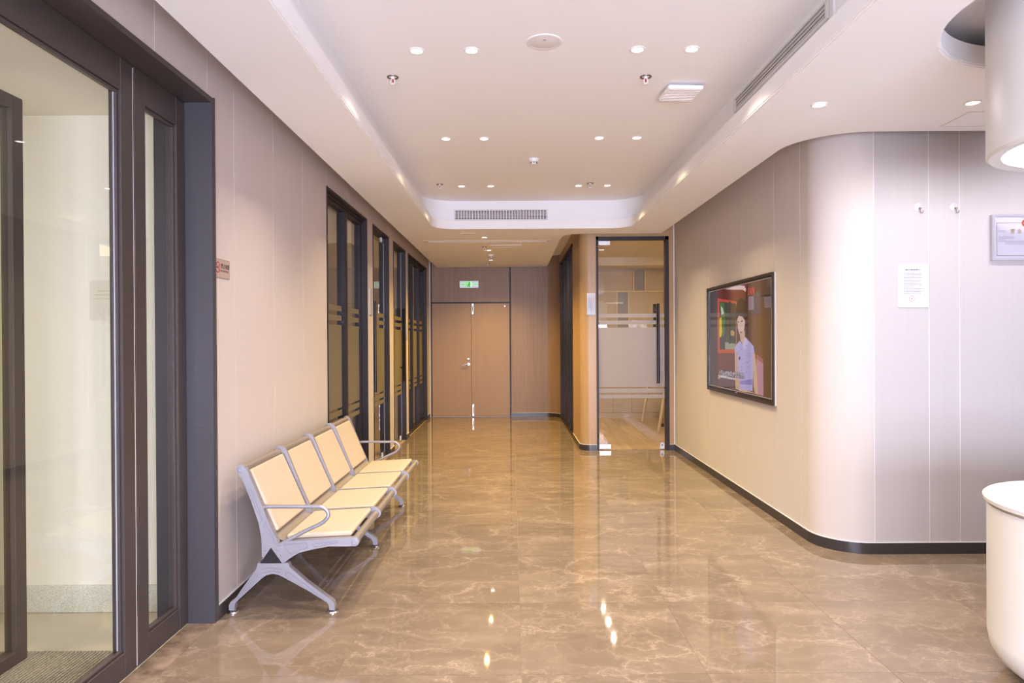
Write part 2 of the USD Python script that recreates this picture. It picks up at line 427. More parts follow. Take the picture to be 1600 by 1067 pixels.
# right-hand block: corridor side, rounded corner and front
wr = struct('wall_right', 'beige panelled wall with rounded corner turning to the lavender-white front', 'wall')
path = [(XR, YG)] + corner + [(XE, YF)]
lng = LineString(path)
part(wr, 'wall_core', ribbon(path, .0018, .12, 0, ZW), 'wall_core')
total = lng.length
flat = YG - (YF + RC)
arc_len = math.pi / 2 * RC
cuts = [0] + [YG - y for y in (8.06, 7.27, 6.25, 5.48, 4.98)] + [flat + arc_len + x - (XR + RC) for x in (2.42, 2.787, 2.992, 3.9, 4.7, 5.5)] + [total]
for a, b in zip(cuts[:-1], cuts[1:]):
    pts = [lng.interpolate(a + .0026)] + [Point(p) for p in corner if a < lng.project(Point(p)) < b] + [lng.interpolate(b - .0026)]
    part(wr, 'wall_panel', ribbon([(p.x, p.y) for p in pts], 0, .009, .0, ZW), 'wall_panel_front' if a > flat + arc_len else 'wall_panel', smooth=20)

# wood column and passage side, and the strip right of the glass door
wp = struct('wall_passage', 'honey-coloured wood wall with rounded column edge beside the glass door', 'wall')
DX0, DX1 = 1.093, 2.032
part(wp, 'column', ribbon([(XP, 9.93)] + column + [(DX0, YG)], 0, .11, 0, ZW), 'wood_column', smooth=40)
part(wp, 'side_strip', box(DX1, XR + .05, YG, YG + .09, 0, ZW), 'wood_column')
part(wp, 'corner_trim', box(XR - .014, XR - .0005, YG - .012, YG - .0005, .075, ZW), 'white_lacquer', 'pale corner trim')
part(wp, 'lintel', [box(DX0, DX1, YG, YG + .09, 2.765, ZW)], 'wood_column')
part(wp, 'passage_lintel', [box(XP, XP + .11, 9.93, 12.44, 2.83, ZW)], 'wood_column')

# back wall of wood panels
wb = struct('wall_back', 'far wall of brown wood panels around the double door', 'wall')
part(wb, 'wall_core', [prism(unary_union([rect(XL - .1, YB + .012, XP + .1, YB + .1)]), 0, ZW)], 'wood_panel')
DB0, DB1, DBM, ZD = -1.487, -.043, -.757, 2.118
for a, b in ((XL, -1.507),):
    part(wb, 'wood_strip', box(a, b, YB, YB + .012, 0, ZW), 'wall_panel')
for a, b in zip((-1.487, -1.09, -.76, -.42), (-1.09, -.76, -.42, -.043)):
    part(wb, 'wood_panel', box(a + .0008, b - .0008, YB, YB + .012, ZD + .022, ZW), 'wood_panel', smooth=False)
for a, b in ((-.016, .407),):
    part(wb, 'wood_panel', box(a + .001, b - .001, YB, YB + .012, 0, ZW), 'wood_panel', smooth=False)
part(wb, 'wood_panel', ribbon([(.409, YB)] + back_corner + [(XP, 12.44)], 0, .012, 0, ZW), 'wood_panel', smooth=40)
for x in (-1.507, -.043):
    part(wb, 'dark_joint', box(x, x + .02 + (.007 if x > -1 else 0), YB - .006, YB + .012, 0, ZW), 'dark_metal', 'dark vertical metal strip')
part(wb, 'dark_joint', box(-1.487, -.043, YB - .006, YB + .012, ZD, ZD + .022), 'dark_metal', 'dark strip over the double door')

# reception walls out of view, with a glazed front that lets the daylight in
ws = struct('wall_side', 'plain pale wall at the far side of the reception area', 'wall')
part(ws, 'wall_core', box(XE, XE + .12, YC, YF + .12, 0, ZW), 'wall_panel')
wf = struct('wall_front', 'pale wall behind the camera around the glazed front', 'wall')
part(wf, 'wall_core', [box(XL - .12, -1.4, YC - .12, YC, 0, ZW), box(2.95, XE + .12, YC - .12, YC, 0, ZW), box(2.62, 2.95, YC - .012, YC, 0, 1.45), box(-1.4, 2.95, YC - .12, YC, 2.66, ZW)], 'wall_panel')
def glazing(name, label, a, b, n, put):
    s = struct(name, label, 'window')
    w = (b - a) / n
    for i in range(n + 1):
        part(s, 'mullion', put(max(a + i * w - .03, a), min(a + i * w + .03, b), 0, 2.66, .03), 'dark_metal')
    part(s, 'rail', [put(a, b, 0, .08, .03), put(a, b, 2.60, 2.66, .03)], 'dark_metal')
    for i in range(n):
        part(s, 'pane', put(a + i * w + .03, a + (i + 1) * w - .03, .08, 2.60, .004), 'glass')


glazing('window_4', 'glazed street front with dark mullions behind the camera', -1.4, 2.95, 5, lambda a, b, z0, z1, h: box(a, b, YC - .06 - h, YC - .06 + h, z0, z1))

# baseboards
def baseboard(name, label, paths):
    s = struct(name, label, 'baseboard')
    for p in paths:
        part(s, 'board', ribbon(p, -.011, 0, 0, .072), 'baseboard_dark', smooth=40)
        part(s, 'sealant', ribbon(p, -.007, 0, .072, .077), 'pale_seal', smooth=40)


baseboard('baseboard_right', 'dark baseboard running round the rounded right corner', [path])
baseboard('baseboard_left', 'dark baseboard pieces under the left wall beside bench and glass', [[(XL, a), (XL, b)] for a, b in zip(edges[0::2], edges[1::2])])
baseboard('baseboard_passage', 'dark baseboard curving round the foot of the wood column', [[(XP, 9.93)] + column + [(DX0, YG)], [(DX1, YG), (XR, YG)]])
baseboard('baseboard_back', 'dark baseboard under the wood panel right of the double door', [[(-.016, YB)] + back_corner + [(XP, 12.44)]])

# ------------------------------------------------------------------ ceiling: floating soffit with a rounded tray
ce = struct('ceiling', 'white ceiling with a rounded sunken tray and floating edges', 'ceiling')


def soft(p, r):
    return p.buffer(-r).buffer(2 * r).buffer(-r) if r else p


out = Polygon([(-1.385, YC + .01), (-1.385, 12.63), *arc(.655 - .16, 12.63 - .16, .16, 90, 0, 8), *arc(.655 + .25, 9.2 - .27, .25, 180, 270, 8)[:-1], (.93, 8.68), (1.905, 8.68), *arc(1.905 + .45, 4.43 + .45, .45, 180, 270, 14), (XE - .02, 4.43), (XE - .02, YC + .01)])
TX0, TX1, TY0, TY1 = -.93, 1.44, -2.2, 8.25
tray = rect(TX0, TY0, TX1, TY1).buffer(-.28).buffer(.28, quad_segs=12)
ring = Point(2.5, 2.75).buffer(.65, quad_segs=32)


def lip(z0, z1, grow):
    return prism(out.difference(tray.buffer(grow, quad_segs=12)).difference(Point(2.5, 2.75).buffer(.65 + grow, quad_segs=32)), z0, z1)


part(ce, 'soffit', [lip(ZS, ZS + .004, .014), lip(ZS + .004, ZS + .014, .004), lip(ZS + .014, ZL, 0)], 'ceiling_paint', smooth=20)
wall_out = tray.buffer(.12, quad_segs=12)
part(ce, 'tray_wall', prism(wall_out.buffer(.02).difference(wall_out), ZL, ZT + .02), 'ceiling_paint', smooth=30)
part(ce, 'tray_ceiling', prism(wall_out.buffer(.015), ZT, ZT + .03), 'ceiling_paint')
part(ce, 'upper_ceiling', prism(bed.union(rect(XL - .2, YC - .1, XE + .1, YF + .1)).buffer(.06).difference(wall_out.buffer(.02)), ZW - .005, ZW + .03), 'ceiling_paint')

# ------------------------------------------------------------------ glazed doors and windows
def frost(parent, put, film='frost'):
    """Frosted privacy film: a deep band between two pairs of stripes; put(z0, z1) makes the strip."""
    for z0, z1 in ((.67, .715), (.74, .795), (.815, 1.59), (1.63, 1.68), (1.72, 1.77)):
        part(parent, 'frosted_band', put(z0, z1), film)


# entrance: sliding glass leaves in a deep dark casing
XD = XL - .13
d1 = struct('door_1', 'dark-framed sliding glass entrance at the near left', 'door')
part(d1, 'jamb', box(XD - .16, XL + .008, 3.50, 3.53, 0, ZE), 'jamb_metal', 'wide grey-violet metal jamb', smooth=False)
part(d1, 'jamb', box(XD - .07, XL + .008, -.96, -.93, 0, ZE), 'jamb_metal', smooth=False)
part(d1, 'casing_edge', [box(XL + .001, XL + .012, 3.524, 3.534, 0, ZE + .012)], 'bronze_metal')
part(d1, 'head_casing', box(XD - .07, XL + .010, -.96, 3.53, ZE - .02, ZE + .006), 'bronze_metal')
ZR, ZG0 = 2.527, .112
def leaf(name, label, y0, y1, sa, sb, dx=0.0):
    s0, s1 = XD - .055 + dx, XD + dx
    pl = part(d1, name + '_stile', box(s0, s1, y0, y0 + sa, .004, ZE - .02, .003), 'bronze_metal', label)
    part(d1, name + '_stile', box(s0, s1, y1 - sb, y1, .004, ZE - .02, .003), 'bronze_metal')
    part(d1, name + '_rail', box(s0, s1 - .001, y0 + sa, y1 - sb, ZR, ZE - .02, .003), 'bronze_metal')
    part(d1, name + '_rail', box(s0, s1 - .001, y0 + sa, y1 - sb, .004, ZG0, .003), 'bronze_metal')
    pane = part(d1, name + '_pane', box(s1 - .034, s1 - .026, y0 + sa, y1 - sb, ZG0, ZR), 'glass')
    for ya, yb in ((y1 - sb - .014, y1 - sb), (y0 + sa, y0 + sa + .014)):
        part(pane, 'bead', box(s1 - .026, s1 - .012, ya, yb, ZG0, ZR, .003), 'bronze_metal')
        part(pane, 'gasket', box(s1 - .0258, s1 - .022, ya - .003 if ya > (y0 + y1) / 2 else yb, ya if ya > (y0 + y1) / 2 else yb + .003, ZG0 + .014, ZR - .014), 'frame_silver' if name == 'sliding_leaf' else 'jamb_metal', 'thin silver gasket' if name == 'sliding_leaf' else None)
    for za, zb in ((ZG0, ZG0 + .014), (ZR - .014, ZR)):
        part(pane, 'bead', box(s1 - .026, s1 - .010, y0 + sa, y1 - sb, za, zb, .003), 'bronze_metal')
    return pane
fixed = leaf('side_light', None, 3.032, 3.497, .092, .085)
slide = leaf('sliding_leaf', None, 1.33, 3.020, .09, .092)
leaf('sliding_leaf', None, -.42, 1.322, .092, .09)
leaf('side_light', None, -.927, -.43, .085, .092)
part(d1, 'brush_seal', box(XD - .02, XD - .003, 3.0235, 3.0285, .01, ZE - .03), 'pale_seal', 'pale brush strip between leaf and side light')

# vestibule behind the entrance
part(wl, 'wall_post', box(XL - .12, XL, YC, -.96, 0, ZE), 'wall_panel')

# vestibule
ve = struct('wall_vestibule', 'bright cream vestibule walls beyond the entrance glass', 'wall')
part(ve, 'end_wall', box(-5.2, XD - .14, 3.66, 3.76, 0, 2.75), 'cream_wall')
part(ve, 'side_wall', [box(-5.3, -5.2, -.96, 3.76, 0, 2.75), box(-5.2, XD - .06, -1.02, -.96, 0, 2.75)], 'cream_wall')
part(ve, 'wall_return', [box(XD - .17, XD - .03, 3.532, 3.66, 0, 2.75)], 'cream_wall')
part(ve, 'stone_skirting', box(-5.2, XD - .171, 3.645, 3.66, 0, .145, .003), 'granite', 'speckled grey-green stone skirting')
part(ve, 'stone_skirting', box(-5.2, -5.185, -.96, 3.645, 0, .145, .003), 'granite')
vf = struct('floor_vestibule', 'smooth beige floor of the vestibule behind the glass entrance', 'floor')
part(vf, 'slab', box(-5.2, XD, -.96, 3.66, -.05, -.001), 'vestibule_floor')
vc = struct('ceiling_vestibule', 'cream ceiling of the vestibule with a glowing panel', 'ceiling')
part(vc, 'slab', box(-5.2, XD - .07, -.96, 3.66, 2.66, 2.72), 'cream_wall')
part(vc, 'luminous_panel', box(-4.4, -2.2, -.6, 2.4, 2.645, 2.66), 'panel_vestibule', 'glowing ceiling light panel')
mt = thing('door_mat', 'ribbed grey-beige entrance mat inside the vestibule behind the sliding glass', 'mat', (-2.6, 1.6, 0))
part(mt, 'backing', box(-3.7, XD - .06, .2, 3.17, -.0005, .006), 'carpet_mat')
part(mt, 'rib', [box(-3.7 + k * .0165, -3.7 + k * .0165 + .010, .2, 3.17, .006, .012) for k in range(119)], 'carpet_mat', smooth=False, kind='stuff')

# inner leaf standing in the vestibule
di = struct('door_6', 'second dark-framed glass leaf standing inside the vestibule', 'door')
for a, b in ((3.035, 3.105), (1.5, 1.57)):
    part(di, 'stile', box(-2.27, -2.215, a, b, .0, 2.55, .003), 'bronze_metal')
part(di, 'rail', box(-2.27, -2.215, 1.57, 3.035, 2.49, 2.55, .003), 'bronze_metal')
part(di, 'rail', box(-2.27, -2.215, 1.57, 3.035, 0, .07, .003), 'bronze_metal')
part(di, 'pane', box(-2.245, -2.237, 1.57, 3.035, .07, 2.49), 'glass')

# glazed openings of the left wall
def opening(s, a, b, glass_x=XL - .095):
    for y0, y1 in ((a, a + .022), (b - .022, b)):
        part(s, 'jamb', box(XL - .12, XL + .006, y0, y1, 0, ZO - .022), 'dark_metal')
    part(s, 'head', box(XL - .12, XL + .006, a, b, ZO - .022, ZO), 'dark_metal')


def fixed_glass(name, label, a, b, mull):
    s = struct(name, label, 'window')
    opening(s, a, b)
    gx = XL - .075
    part(s, 'sill', box(XL - .12, XL - .02, a + .022, b - .022, 0, .045, .003), 'dark_metal')
    part(s, 'top_rail', [box(XL - .12, XL - .05, a + .022, b - .022, ZO - .07, ZO - .022, .003), box(XL - .12, XL - .03, a + .022, b - .022, ZO - .042, ZO - .022, .002)], 'dark_metal')
    for y in mull:
        part(s, 'mullion', box(XL - .12, XL - .035, y - .035, y + .035, .045, ZO - .07, .003), 'dark_metal')
    for y0, y1 in ((a + .022, a + .05), (b - .06, b - .022)):
        part(s, 'frame_post', box(XL - .12, XL - .055, y0, y1, .045, ZO - .07, .003), 'dark_metal')
    ys = [a + .05] + [v for y in mull for v in (y - .035, y + .035)] + [b - .06]
    for y0, y1 in zip(ys[0::2], ys[1::2]):
        p = part(s, 'pane', box(gx - .01, gx - .002, y0, y1, .045, ZO - .07), 'glass')
        frost(p, lambda z0, z1: box(gx - .0015, gx - .0003, y0 + .004, y1 - .004, z0, z1), 'frost_olive')


def swing(name, label, a, b, handle_y, hinge_y):
    s = struct(name, label, 'door')
    opening(s, a, b)
    gx = XL - .055
    y0, y1 = a + .028, b - .028
    p = part(s, 'pane', box(gx - .012, gx, y0, y1, .010, ZO - .03), 'glass')
    part(p, 'glass_edge', [box(gx - .012, gx, y1 - .0005, y1 + .003, .01, ZO - .03)], 'frame_silver', 'pale edge of the glass')
    frost(p, lambda z0, z1: box(gx + .0004, gx + .0018, y0 + .004, y1 - .004, z0, z1), 'frost_olive')
    for z0, z1 in ((.008, .068), (ZO - .095, ZO - .032)):
        hy0, hy1 = (hinge_y - .15, hinge_y) if hinge_y > (a + b) / 2 else (hinge_y, hinge_y + .15)
        part(s, 'patch_fitting', box(gx - .022, gx + .012, max(hy0, y0), min(hy1, y1), z0, z1, .003), 'steel', 'bright steel patch fitting')
    part(s, 'floor_lock', box(gx - .02, gx + .014, handle_y - .03, handle_y + .03, .008, .085, .006), 'steel')
    h = part(s, 'pull_handle', tube([(gx + .055, handle_y, .86), (gx + .055, handle_y, 1.89)], .017), 'black_metal', 'long black tubular pull handle')
    part(h, 'standoff', [tube([(gx, handle_y, z), (gx + .055, handle_y, z)], .010) for z in (1.05, 1.70)], 'black_metal')


fixed_glass('window_1', 'wide dark-framed frosted window behind the far end of the bench', *OPEN[0], [6.52])
swing('door_2', 'nearer of the two glass doors in the left wall', *OPEN[1], 7.68, 8.50)
swing('door_3', 'farther of the two glass doors in the left wall', *OPEN[2], 9.74, 8.95)
fixed_glass('window_2', 'far dark-framed frosted window at the end of the left wall', *OPEN[3], [10.85, 11.6])

# rooms behind the left wall
rw = struct('wall_offices', 'tan office walls seen through the left-hand glass', 'wall')
part(rw, 'partition', [box(-5.2, XL - .12, 5.0, 5.1, 0, 2.85), box(-5.2, XL - .12, 7.38, 7.48, 0, 2.85), box(-5.2, XL - .12, 10.0, 10.1, 0, 2.85), box(-5.2, XL - .12, 12.6, 12.7, 0, 2.85)], 'room_wall')
part(rw, 'rear_wall', box(-5.3, -5.2, 5.0, 12.7, 0, 2.85), 'room_wall')
part(rw, 'bulkhead', [box(-5.2, XL - .12, y - .35, y, 2.45, 2.85) for y in (7.38, 10.0, 12.6)], 'room_ceiling')
rf = struct('floor_offices', 'brown carpet floor of the offices behind the left glass', 'floor')
part(rf, 'slab', box(-5.2, XL - .0205, 5.0, 12.7, -.05, -.001), 'room_carpet')
rc = struct('ceiling_offices', 'tan office ceiling with light panels behind the left glass', 'ceiling')
part(rc, 'slab', box(-5.2, XL - .12, 5.0, 12.7, 2.85, 2.9), 'room_ceiling')
for y in (6.2, 8.7, 11.2):
    part(rc, 'light_panel', box(-3.6, -2.4, y - .3, y + .3, 2.835, 2.85), 'panel_room', 'glowing ceiling panel')

# double door in the back wall
d4 = struct('door_4', 'tan double door with bright bolts in the far wall', 'door')
part(d4, 'leaf', box(DB0 + .002, DBM - .0025, YB - .010, YB + .012, .012, ZD - .003, .002), 'wood_door')
part(d4, 'leaf', box(DBM + .0025, DB1 - .002, YB - .010, YB + .012, .012, ZD - .003, .002), 'wood_door')
for z0, z1 in ((1.91, 2.112), (.018, .24)):
    bolt = part(d4, 'flush_bolt', box(DBM + .012, DBM + .046, YB - .016, YB - .010, z0, z1, .002), 'steel', 'bright steel flush bolt')
    part(bolt, 'bolt_slot', box(DBM + .023, DBM + .035, YB - .018, YB - .016, z0 + .05, z1 - .05), 'recess_dark')
hd = part(d4, 'lever_handle', [turn(disc((0, 0, 0), .026, .012), [1, 0, 0], 90, (0, 0, 0)).apply_translation((DBM - .05, YB - .010, .985)), tube(rounded([(DBM - .05, YB - .02, .985), (DBM - .05, YB - .06, .985), (DBM - .17, YB - .06, .972)], .02), .009)], 'steel', 'steel lever handle')
part(d4, 'lock_cylinder', turn(disc((0, 0, 0), .017, .014), [1, 0, 0], 90, (0, 0, 0)).apply_translation((DBM - .055, YB - .010, 1.085)), 'steel')
part(d4, 'door_peg', turn(disc((0, 0, 0), .012, .02), [1, 0, 0], 90, (0, 0, 0)).apply_translation((-.13, YB - .010, 2.06)), 'steel')

# glass door to the meeting room, right of the wood column
d5 = struct('door_5', 'tall frosted glass door with black pull handle right of the wood column', 'door')
ZH = 2.765
part(d5, 'frame_post', box(DX0, DX0 + .028, YG - .010, YG + .09, 0, ZH), 'dark_metal')
part(d5, 'frame_post', box(DX1 - .042, DX1, YG - .010, YG + .09, 0, ZH), 'dark_metal')
part(d5, 'frame_head', box(DX0, DX1, YG - .010, YG + .09, ZH - .042, ZH), 'dark_metal')
p5 = part(d5, 'pane', box(DX0 + .032, DX1 - .046, YG + .040, YG + .052, .010, ZH - .046), 'glass')
frost(p5, lambda z0, z1: box(DX0 + .036, DX1 - .050, YG + .0382, YG + .0396, z0, z1))
for z0, z1 in ((.012, .072), (ZH - .105, ZH - .048)):
    fit = part(d5, 'patch_fitting', box(DX0 + .034, DX0 + .19, YG + .030, YG + .062, z0, z1, .003), 'steel', 'bright steel patch fitting')
    for q in (.06, .15):
        part(fit, 'screw', turn(disc((0, 0, 0), .006, .003, 12), [1, 0, 0], 90, (0, 0, 0)).apply_translation((DX0 + q, YG + .030, (z0 + z1) / 2)), 'chrome')
lk = part(d5, 'floor_lock', prism_y(rect(DX1 - .115, .012, DX1 - .062, .07).union(Point(DX1 - .0885, .07).buffer(.0265)), YG + .028, YG + .064), 'steel', 'bright steel floor lock')
part(lk, 'key_hole', turn(disc((0, 0, 0), .011, .004, 16), [1, 0, 0], 90, (0, 0, 0)).apply_translation((DX1 - .0885, YG + .028, .062)), 'recess_dark')
for q, n in ((0, 'pull_handle'), (.052, 'inner_handle')):
    yy = YG - .010 if not q else YG + .105
    hh = part(d5, n, tube([(DX1 - .142 - q * .4, yy, .865), (DX1 - .142 - q * .4, yy, 1.895)], .019), 'black_metal', 'long black tubular pull handle')
    part(hh, 'standoff', [tube([(DX1 - .142 - q * .4, yy, z), (DX1 - .142 - q * .4, YG + (.040 if not q else .055), z)], .010) for z in (1.05, 1.70)], 'black_metal')

# glazed passage wall, far right
w3 = struct('window_3', 'dark-framed glazing along the right side of the far passage', 'window')
A, B, ZP = 9.93, 12.44, 2.83
for y0, y1 in ((A, A + .04), (B - .04, B)):
    part(w3, 'frame_post', box(XP - .008, XP + .11, y0, y1, 0, ZP), 'dark_metal')
part(w3, 'frame_head', box(XP - .008, XP + .11, A, B, ZP - .045, ZP), 'dark_metal')
part(w3, 'sill', box(XP - .006, XP + .11, A, B, 0, .05), 'dark_metal')
for y in (10.45, 11.1, 11.75):
    part(w3, 'mullion', box(XP + .005, XP + .11, y - .035, y + .035, .05, ZP - .045, .003), 'dark_metal')
ys = [A + .04, 10.415, 10.485, 11.065, 11.135, 11.715, 11.785, B - .04]
for y0, y1 in zip(ys[0::2], ys[1::2]):
    p = part(w3, 'pane', box(XP + .06, XP + .068, y0, y1, .05, ZP - .045), 'glass')
    frost(p, lambda z0, z1: box(XP + .0583, XP + .0597, y0 + .004, y1 - .004, z0, z1), 'frost_olive')

# meeting room behind the glass door
mw = struct('wall_meeting', 'brown panelled meeting room wall seen through the glass door', 'wall')
YM, ZM = 12.40, 2.86
part(mw, 'wall_core', [box(XP + .11, 4.6, YM + .02, YM + .1, 0, ZM), box(4.5, 4.6, YG + .09, YM + .02, 0, ZM), box(XR + .05, 4.6, YG + .03, YG + .09, 0, ZM)], 'meeting_wall')
grid_x = [XP + .11, 1.83, 2.17, 2.75, 3.4, 4.0, 4.5]
def mpanel(x0, x1, z0, z1, m='meeting_wall'):
    part(mw, 'cabinet_door', box(x0 + .003, x1 - .003, YM, YM + .02, z0 + .003, z1 - .003, .002), m, smooth=False)
for x0, x1 in zip(grid_x[:-1], grid_x[1:]):
    mpanel(x0, x1, .10, 1.0)
for x0, x1, m in ((XP + .11, 1.91, 0), (1.91, 2.12, 1), (2.12, 2.75, 0), (2.75, 3.4, 0), (3.4, 4.5, 0)):
    mpanel(x0, x1, 1.0, 2.29, 'meeting_blue' if m else 'meeting_wall')
for x0, x1, m in ((XP + .11, 2.20, 0), (2.22, 2.41, 1), (2.43, 3.4, 0), (3.4, 4.5, 0)):
    mpanel(x0, x1, 2.31, 2.68, 'meeting_blue' if m else 'meeting_wall')
part(mw, 'rail', [box(XP + .11, 4.5, YM - .012, YM + .02, 2.286, 2.314), box(2.198, 2.222, YM - .012, YM + .02, 2.31, 2.68), box(2.408, 2.432, YM - .012, YM + .02, 2.31, 2.68), box(1.90, 1.92, YM - .010, YM + .02, 1.0, 2.29), box(2.11, 2.13, YM - .010, YM + .02, 1.0, 2.29)], 'wood_light')
part(mw, 'plinth', box(XP + .11, 4.5, YM + .005, YM + .02, 0, .10), 'meeting_wall')
mf = struct('floor_meeting', 'golden plank floor of the meeting room behind the glass door', 'floor')
for i in range(19):
    for j in range(4):
        y0 = YG + .095 + (j - (.5 if i % 2 else 0)) * 1.15
        y0, y1 = max(y0, YG + .095), min(y0 + 1.15, YM + .005)
        part(mf, 'plank', box(XP + .11 + i * .19 + .0006, min(XP + .11 + i * .19 + .1894, 4.5), y0 + .0006, y1 - .0006, -.02, 0), 'wood_floor', smooth=False)
part(mf, 'underlay', box(XP + .11, 4.5, YG, YM + .02, -.06, -.021), 'grout')
mc = struct('ceiling_meeting', 'tan meeting room ceiling with bulkhead behind the glass door', 'ceiling')
part(mc, 'slab', box(XP + .11, 4.5, YG + .09, YM + .1, ZM, ZM + .05), 'room_ceiling')
part(mc, 'bulkhead', box(XP + .11, 4.5, YM - .5, YM + .02, 2.72, ZM), 'room_ceiling')
part(mc, 'light_panel', box(2.6, 4.0, 9.6, 11.2, ZM - .012, ZM), 'panel_meeting', 'glowing ceiling panel')

# ------------------------------------------------------------------ ceiling lamps and fittings
def downlight(name, label, x, y, z, group, power=1.0, cone=57, r=.036, color=DOWNLIGHT_COLOR):
    t = thing(name, label, 'downlight', (x, y, z), group)
    part(t, 'trim_ring', lathe([(r + .010, 0), (r + .009, -.004), (r + .002, -.006), (r - .003, -.003), (r - .003, 0)], (x, y, z)), 'white_plastic')
    part(t, 'lens', disc((x, y, z - .0025), r - .003, .0025), 'lamp_warm', 'glowing lens')
    l = UsdLux.SphereLight.Define(stage, str(t.GetPath()) + '/lamp')
    l.CreateRadiusAttr(.02)
    l.CreateNormalizeAttr(True)
    l.CreateIntensityAttr(DOWNLIGHT * power)
    l.CreateColorAttr(Gf.Vec3f(*color))
    l.AddTranslateOp().Set(Gf.Vec3d(0, 0, -.03))
    s = UsdLux.ShapingAPI.Apply(l.GetPrim())
    s.CreateShapingConeAngleAttr(cone)
    s.CreateShapingConeSoftnessAttr(.8)
    return t


ROWS = [4.0, 5.76, 7.545, 2.24, .48, -1.28]
COLS = [-.547, -.226, .745, 1.062]
where = ['outer of the left pair', 'inner of the left pair', 'inner of the right pair', 'outer of the right pair']
rown = ['front row of the ceiling tray', 'middle row of the ceiling tray', 'far row beside the tray grille', 'row right above the camera', 'row behind the camera', 'rearmost row behind the camera']
for j, y in enumerate(ROWS):
    for i, x in enumerate(COLS):
        downlight('recessed_downlight', 'round downlight, %s in the %s' % (where[i], rown[j]), x, y, ZT, 'ceiling tray downlights', 1.0 if j < 3 else .7, color=FAR_COLOR if j in (1, 2) else DOWNLIGHT_COLOR)
downlight('recessed_downlight', 'round downlight in the right soffit, nearer the corridor', 1.765, 3.91, ZS, 'right soffit downlights', .26, 84, color=(1.0, .96, .96))
downlight('recessed_downlight', 'round downlight in the right soffit beside the drum lamp', 2.63, 3.89, ZS, 'right soffit downlights', .26, 84, color=(1.0, .96, .96))
downlight('recessed_downlight', 'round downlight in the right soffit beyond the frame edge', 3.5, 3.88, ZS, 'right soffit downlights', .26, 84, color=(1.0, .96, .96))
for x, y, l in ((-.352, 8.93, 'nearest of the three passage downlights before the slot'), (-.337, 10.22, 'middle of the three passage downlights beside the sprinkler'), (-.347, 11.47, 'farthest of the three passage downlights near the back wall')):
    downlight('recessed_downlight', l, x, y, ZS, 'passage downlights', PASSAGE_LIGHT / DOWNLIGHT, 70, color=PASSAGE_COLOR)
for y in (9.75, 10.3, 10.85):
    downlight('recessed_downlight', 'round downlight in the meeting room ceiling, %s' % {9.75: 'nearest the glass door', 10.3: 'middle one', 10.85: 'farthest one'}[y], 1.43, y, ZM, 'meeting room downlights', .6, 80, .04)


def sprinkler(label, x, y, z):
    t = thing('fire_sprinkler', label, 'sprinkler', (x, y, z), 'fire sprinklers')
    part(t, 'escutcheon', lathe([(.038, 0), (.037, -.004), (.026, -.004), (.025, 0)], (x, y, z)), 'sprinkler_ring', 'brown metal ring')
    part(t, 'body', [disc((x, y, z - .016), .011, .016, 16), box(x - .014, x - .010, y - .003, y + .003, z - .044, z - .014), box(x + .010, x + .014, y - .003, y + .003, z - .044, z - .014), disc((x, y, z - .046), .013, .004, 16)], 'white_plastic')
    part(t, 'bulb', disc((x, y, z - .042), .004, .027, 10), 'red_glass', 'red glass bulb')
    part(t, 'deflector', disc((x, y, z - .053), .017, .003, 16), 'white_plastic')


sprinkler('brown-ringed fire sprinkler left of the front row of downlights', -.757, 4.40, ZT)
sprinkler('brown-ringed fire sprinkler beside the white square access point', .875, 4.42, ZT)
sprinkler('small fire sprinkler at the far left of the ceiling tray', -.778, 7.45, ZT)
sprinkler('small fire sprinkler between the far right pair of downlights', .861, 7.44, ZT)
sprinkler('small fire sprinkler in the passage soffit near its access hatch', -.39, 9.87, ZS)
sprinkler('small fire sprinkler in the passage soffit nearest the back wall', -.42, 12.0, ZS)


def detector(label, x, y, z):
    t = thing('smoke_detector', label, 'smoke detector', (x, y, z))
    part(t, 'base', lathe([(0, 0), (.052, 0), (.052, -.010), (0, -.010)], (x, y, z)), 'white_plastic')
    part(t, 'chamber', lathe([(0, -.010), (.046, -.010), (.042, -.024), (.030, -.030), (.028, -.044), (.020, -.050), (0, -.051)], (x, y, z)), 'white_plastic')
    part(t, 'vent_slot', [box(x + .031 * math.cos(a) - .004, x + .031 * math.cos(a) + .004, y + .031 * math.sin(a) - .004, y + .031 * math.sin(a) + .004, z - .042, z - .030) for a in np.arange(8) * math.pi / 4], 'recess_dark')


detector('round white smoke detector in the middle of the ceiling tray', .215, 6.43, ZT)
detector('small white smoke detector in the passage soffit between downlights', -.325, 10.78, ZS)

x, y = .193, 3.89
t = thing('ceiling_speaker', 'large round white ceiling speaker at the top centre', 'ceiling speaker', (x, y, ZT))
part(t, 'rim', lathe([(.102, 0), (.100, -.004), (.094, -.0065), (.088, -.006), (.088, 0)], (x, y, ZT), 48), 'white_plastic')
part(t, 'grille', lathe([(0, -.011), (.05, -.010), (.088, -.005), (.088, -.001), (0, -.001)], (x, y, ZT), 48), 'grille_white')
part(t, 'badge', disc((x, y - .05, ZT - .0125), .008, .003, 12), 'frame_silver')

t = thing('wireless_access_point', 'square white wireless access point with ribbed face on the tray ceiling', 'access point', (1.15, 4.64, ZT))
part(t, 'mount', box(1.09, 1.22, 4.57, 4.71, ZT - .014, ZT), 'white_plastic')
part(t, 'housing', turn(round_box(1.035, 1.275, 4.52, 4.76, ZT - .042, ZT - .014, .012), [0, 0, 1], 4, (1.155, 4.64, 0)), 'ceiling_paint', smooth=40)
part(t, 'rib', [turn(box(1.045, 1.265, 4.54 + k * .03, 4.546 + k * .03, ZT - .0445, ZT - .041), [0, 0, 1], 4, (1.155, 4.64, 0)) for k in range(8)], 'grille_white')

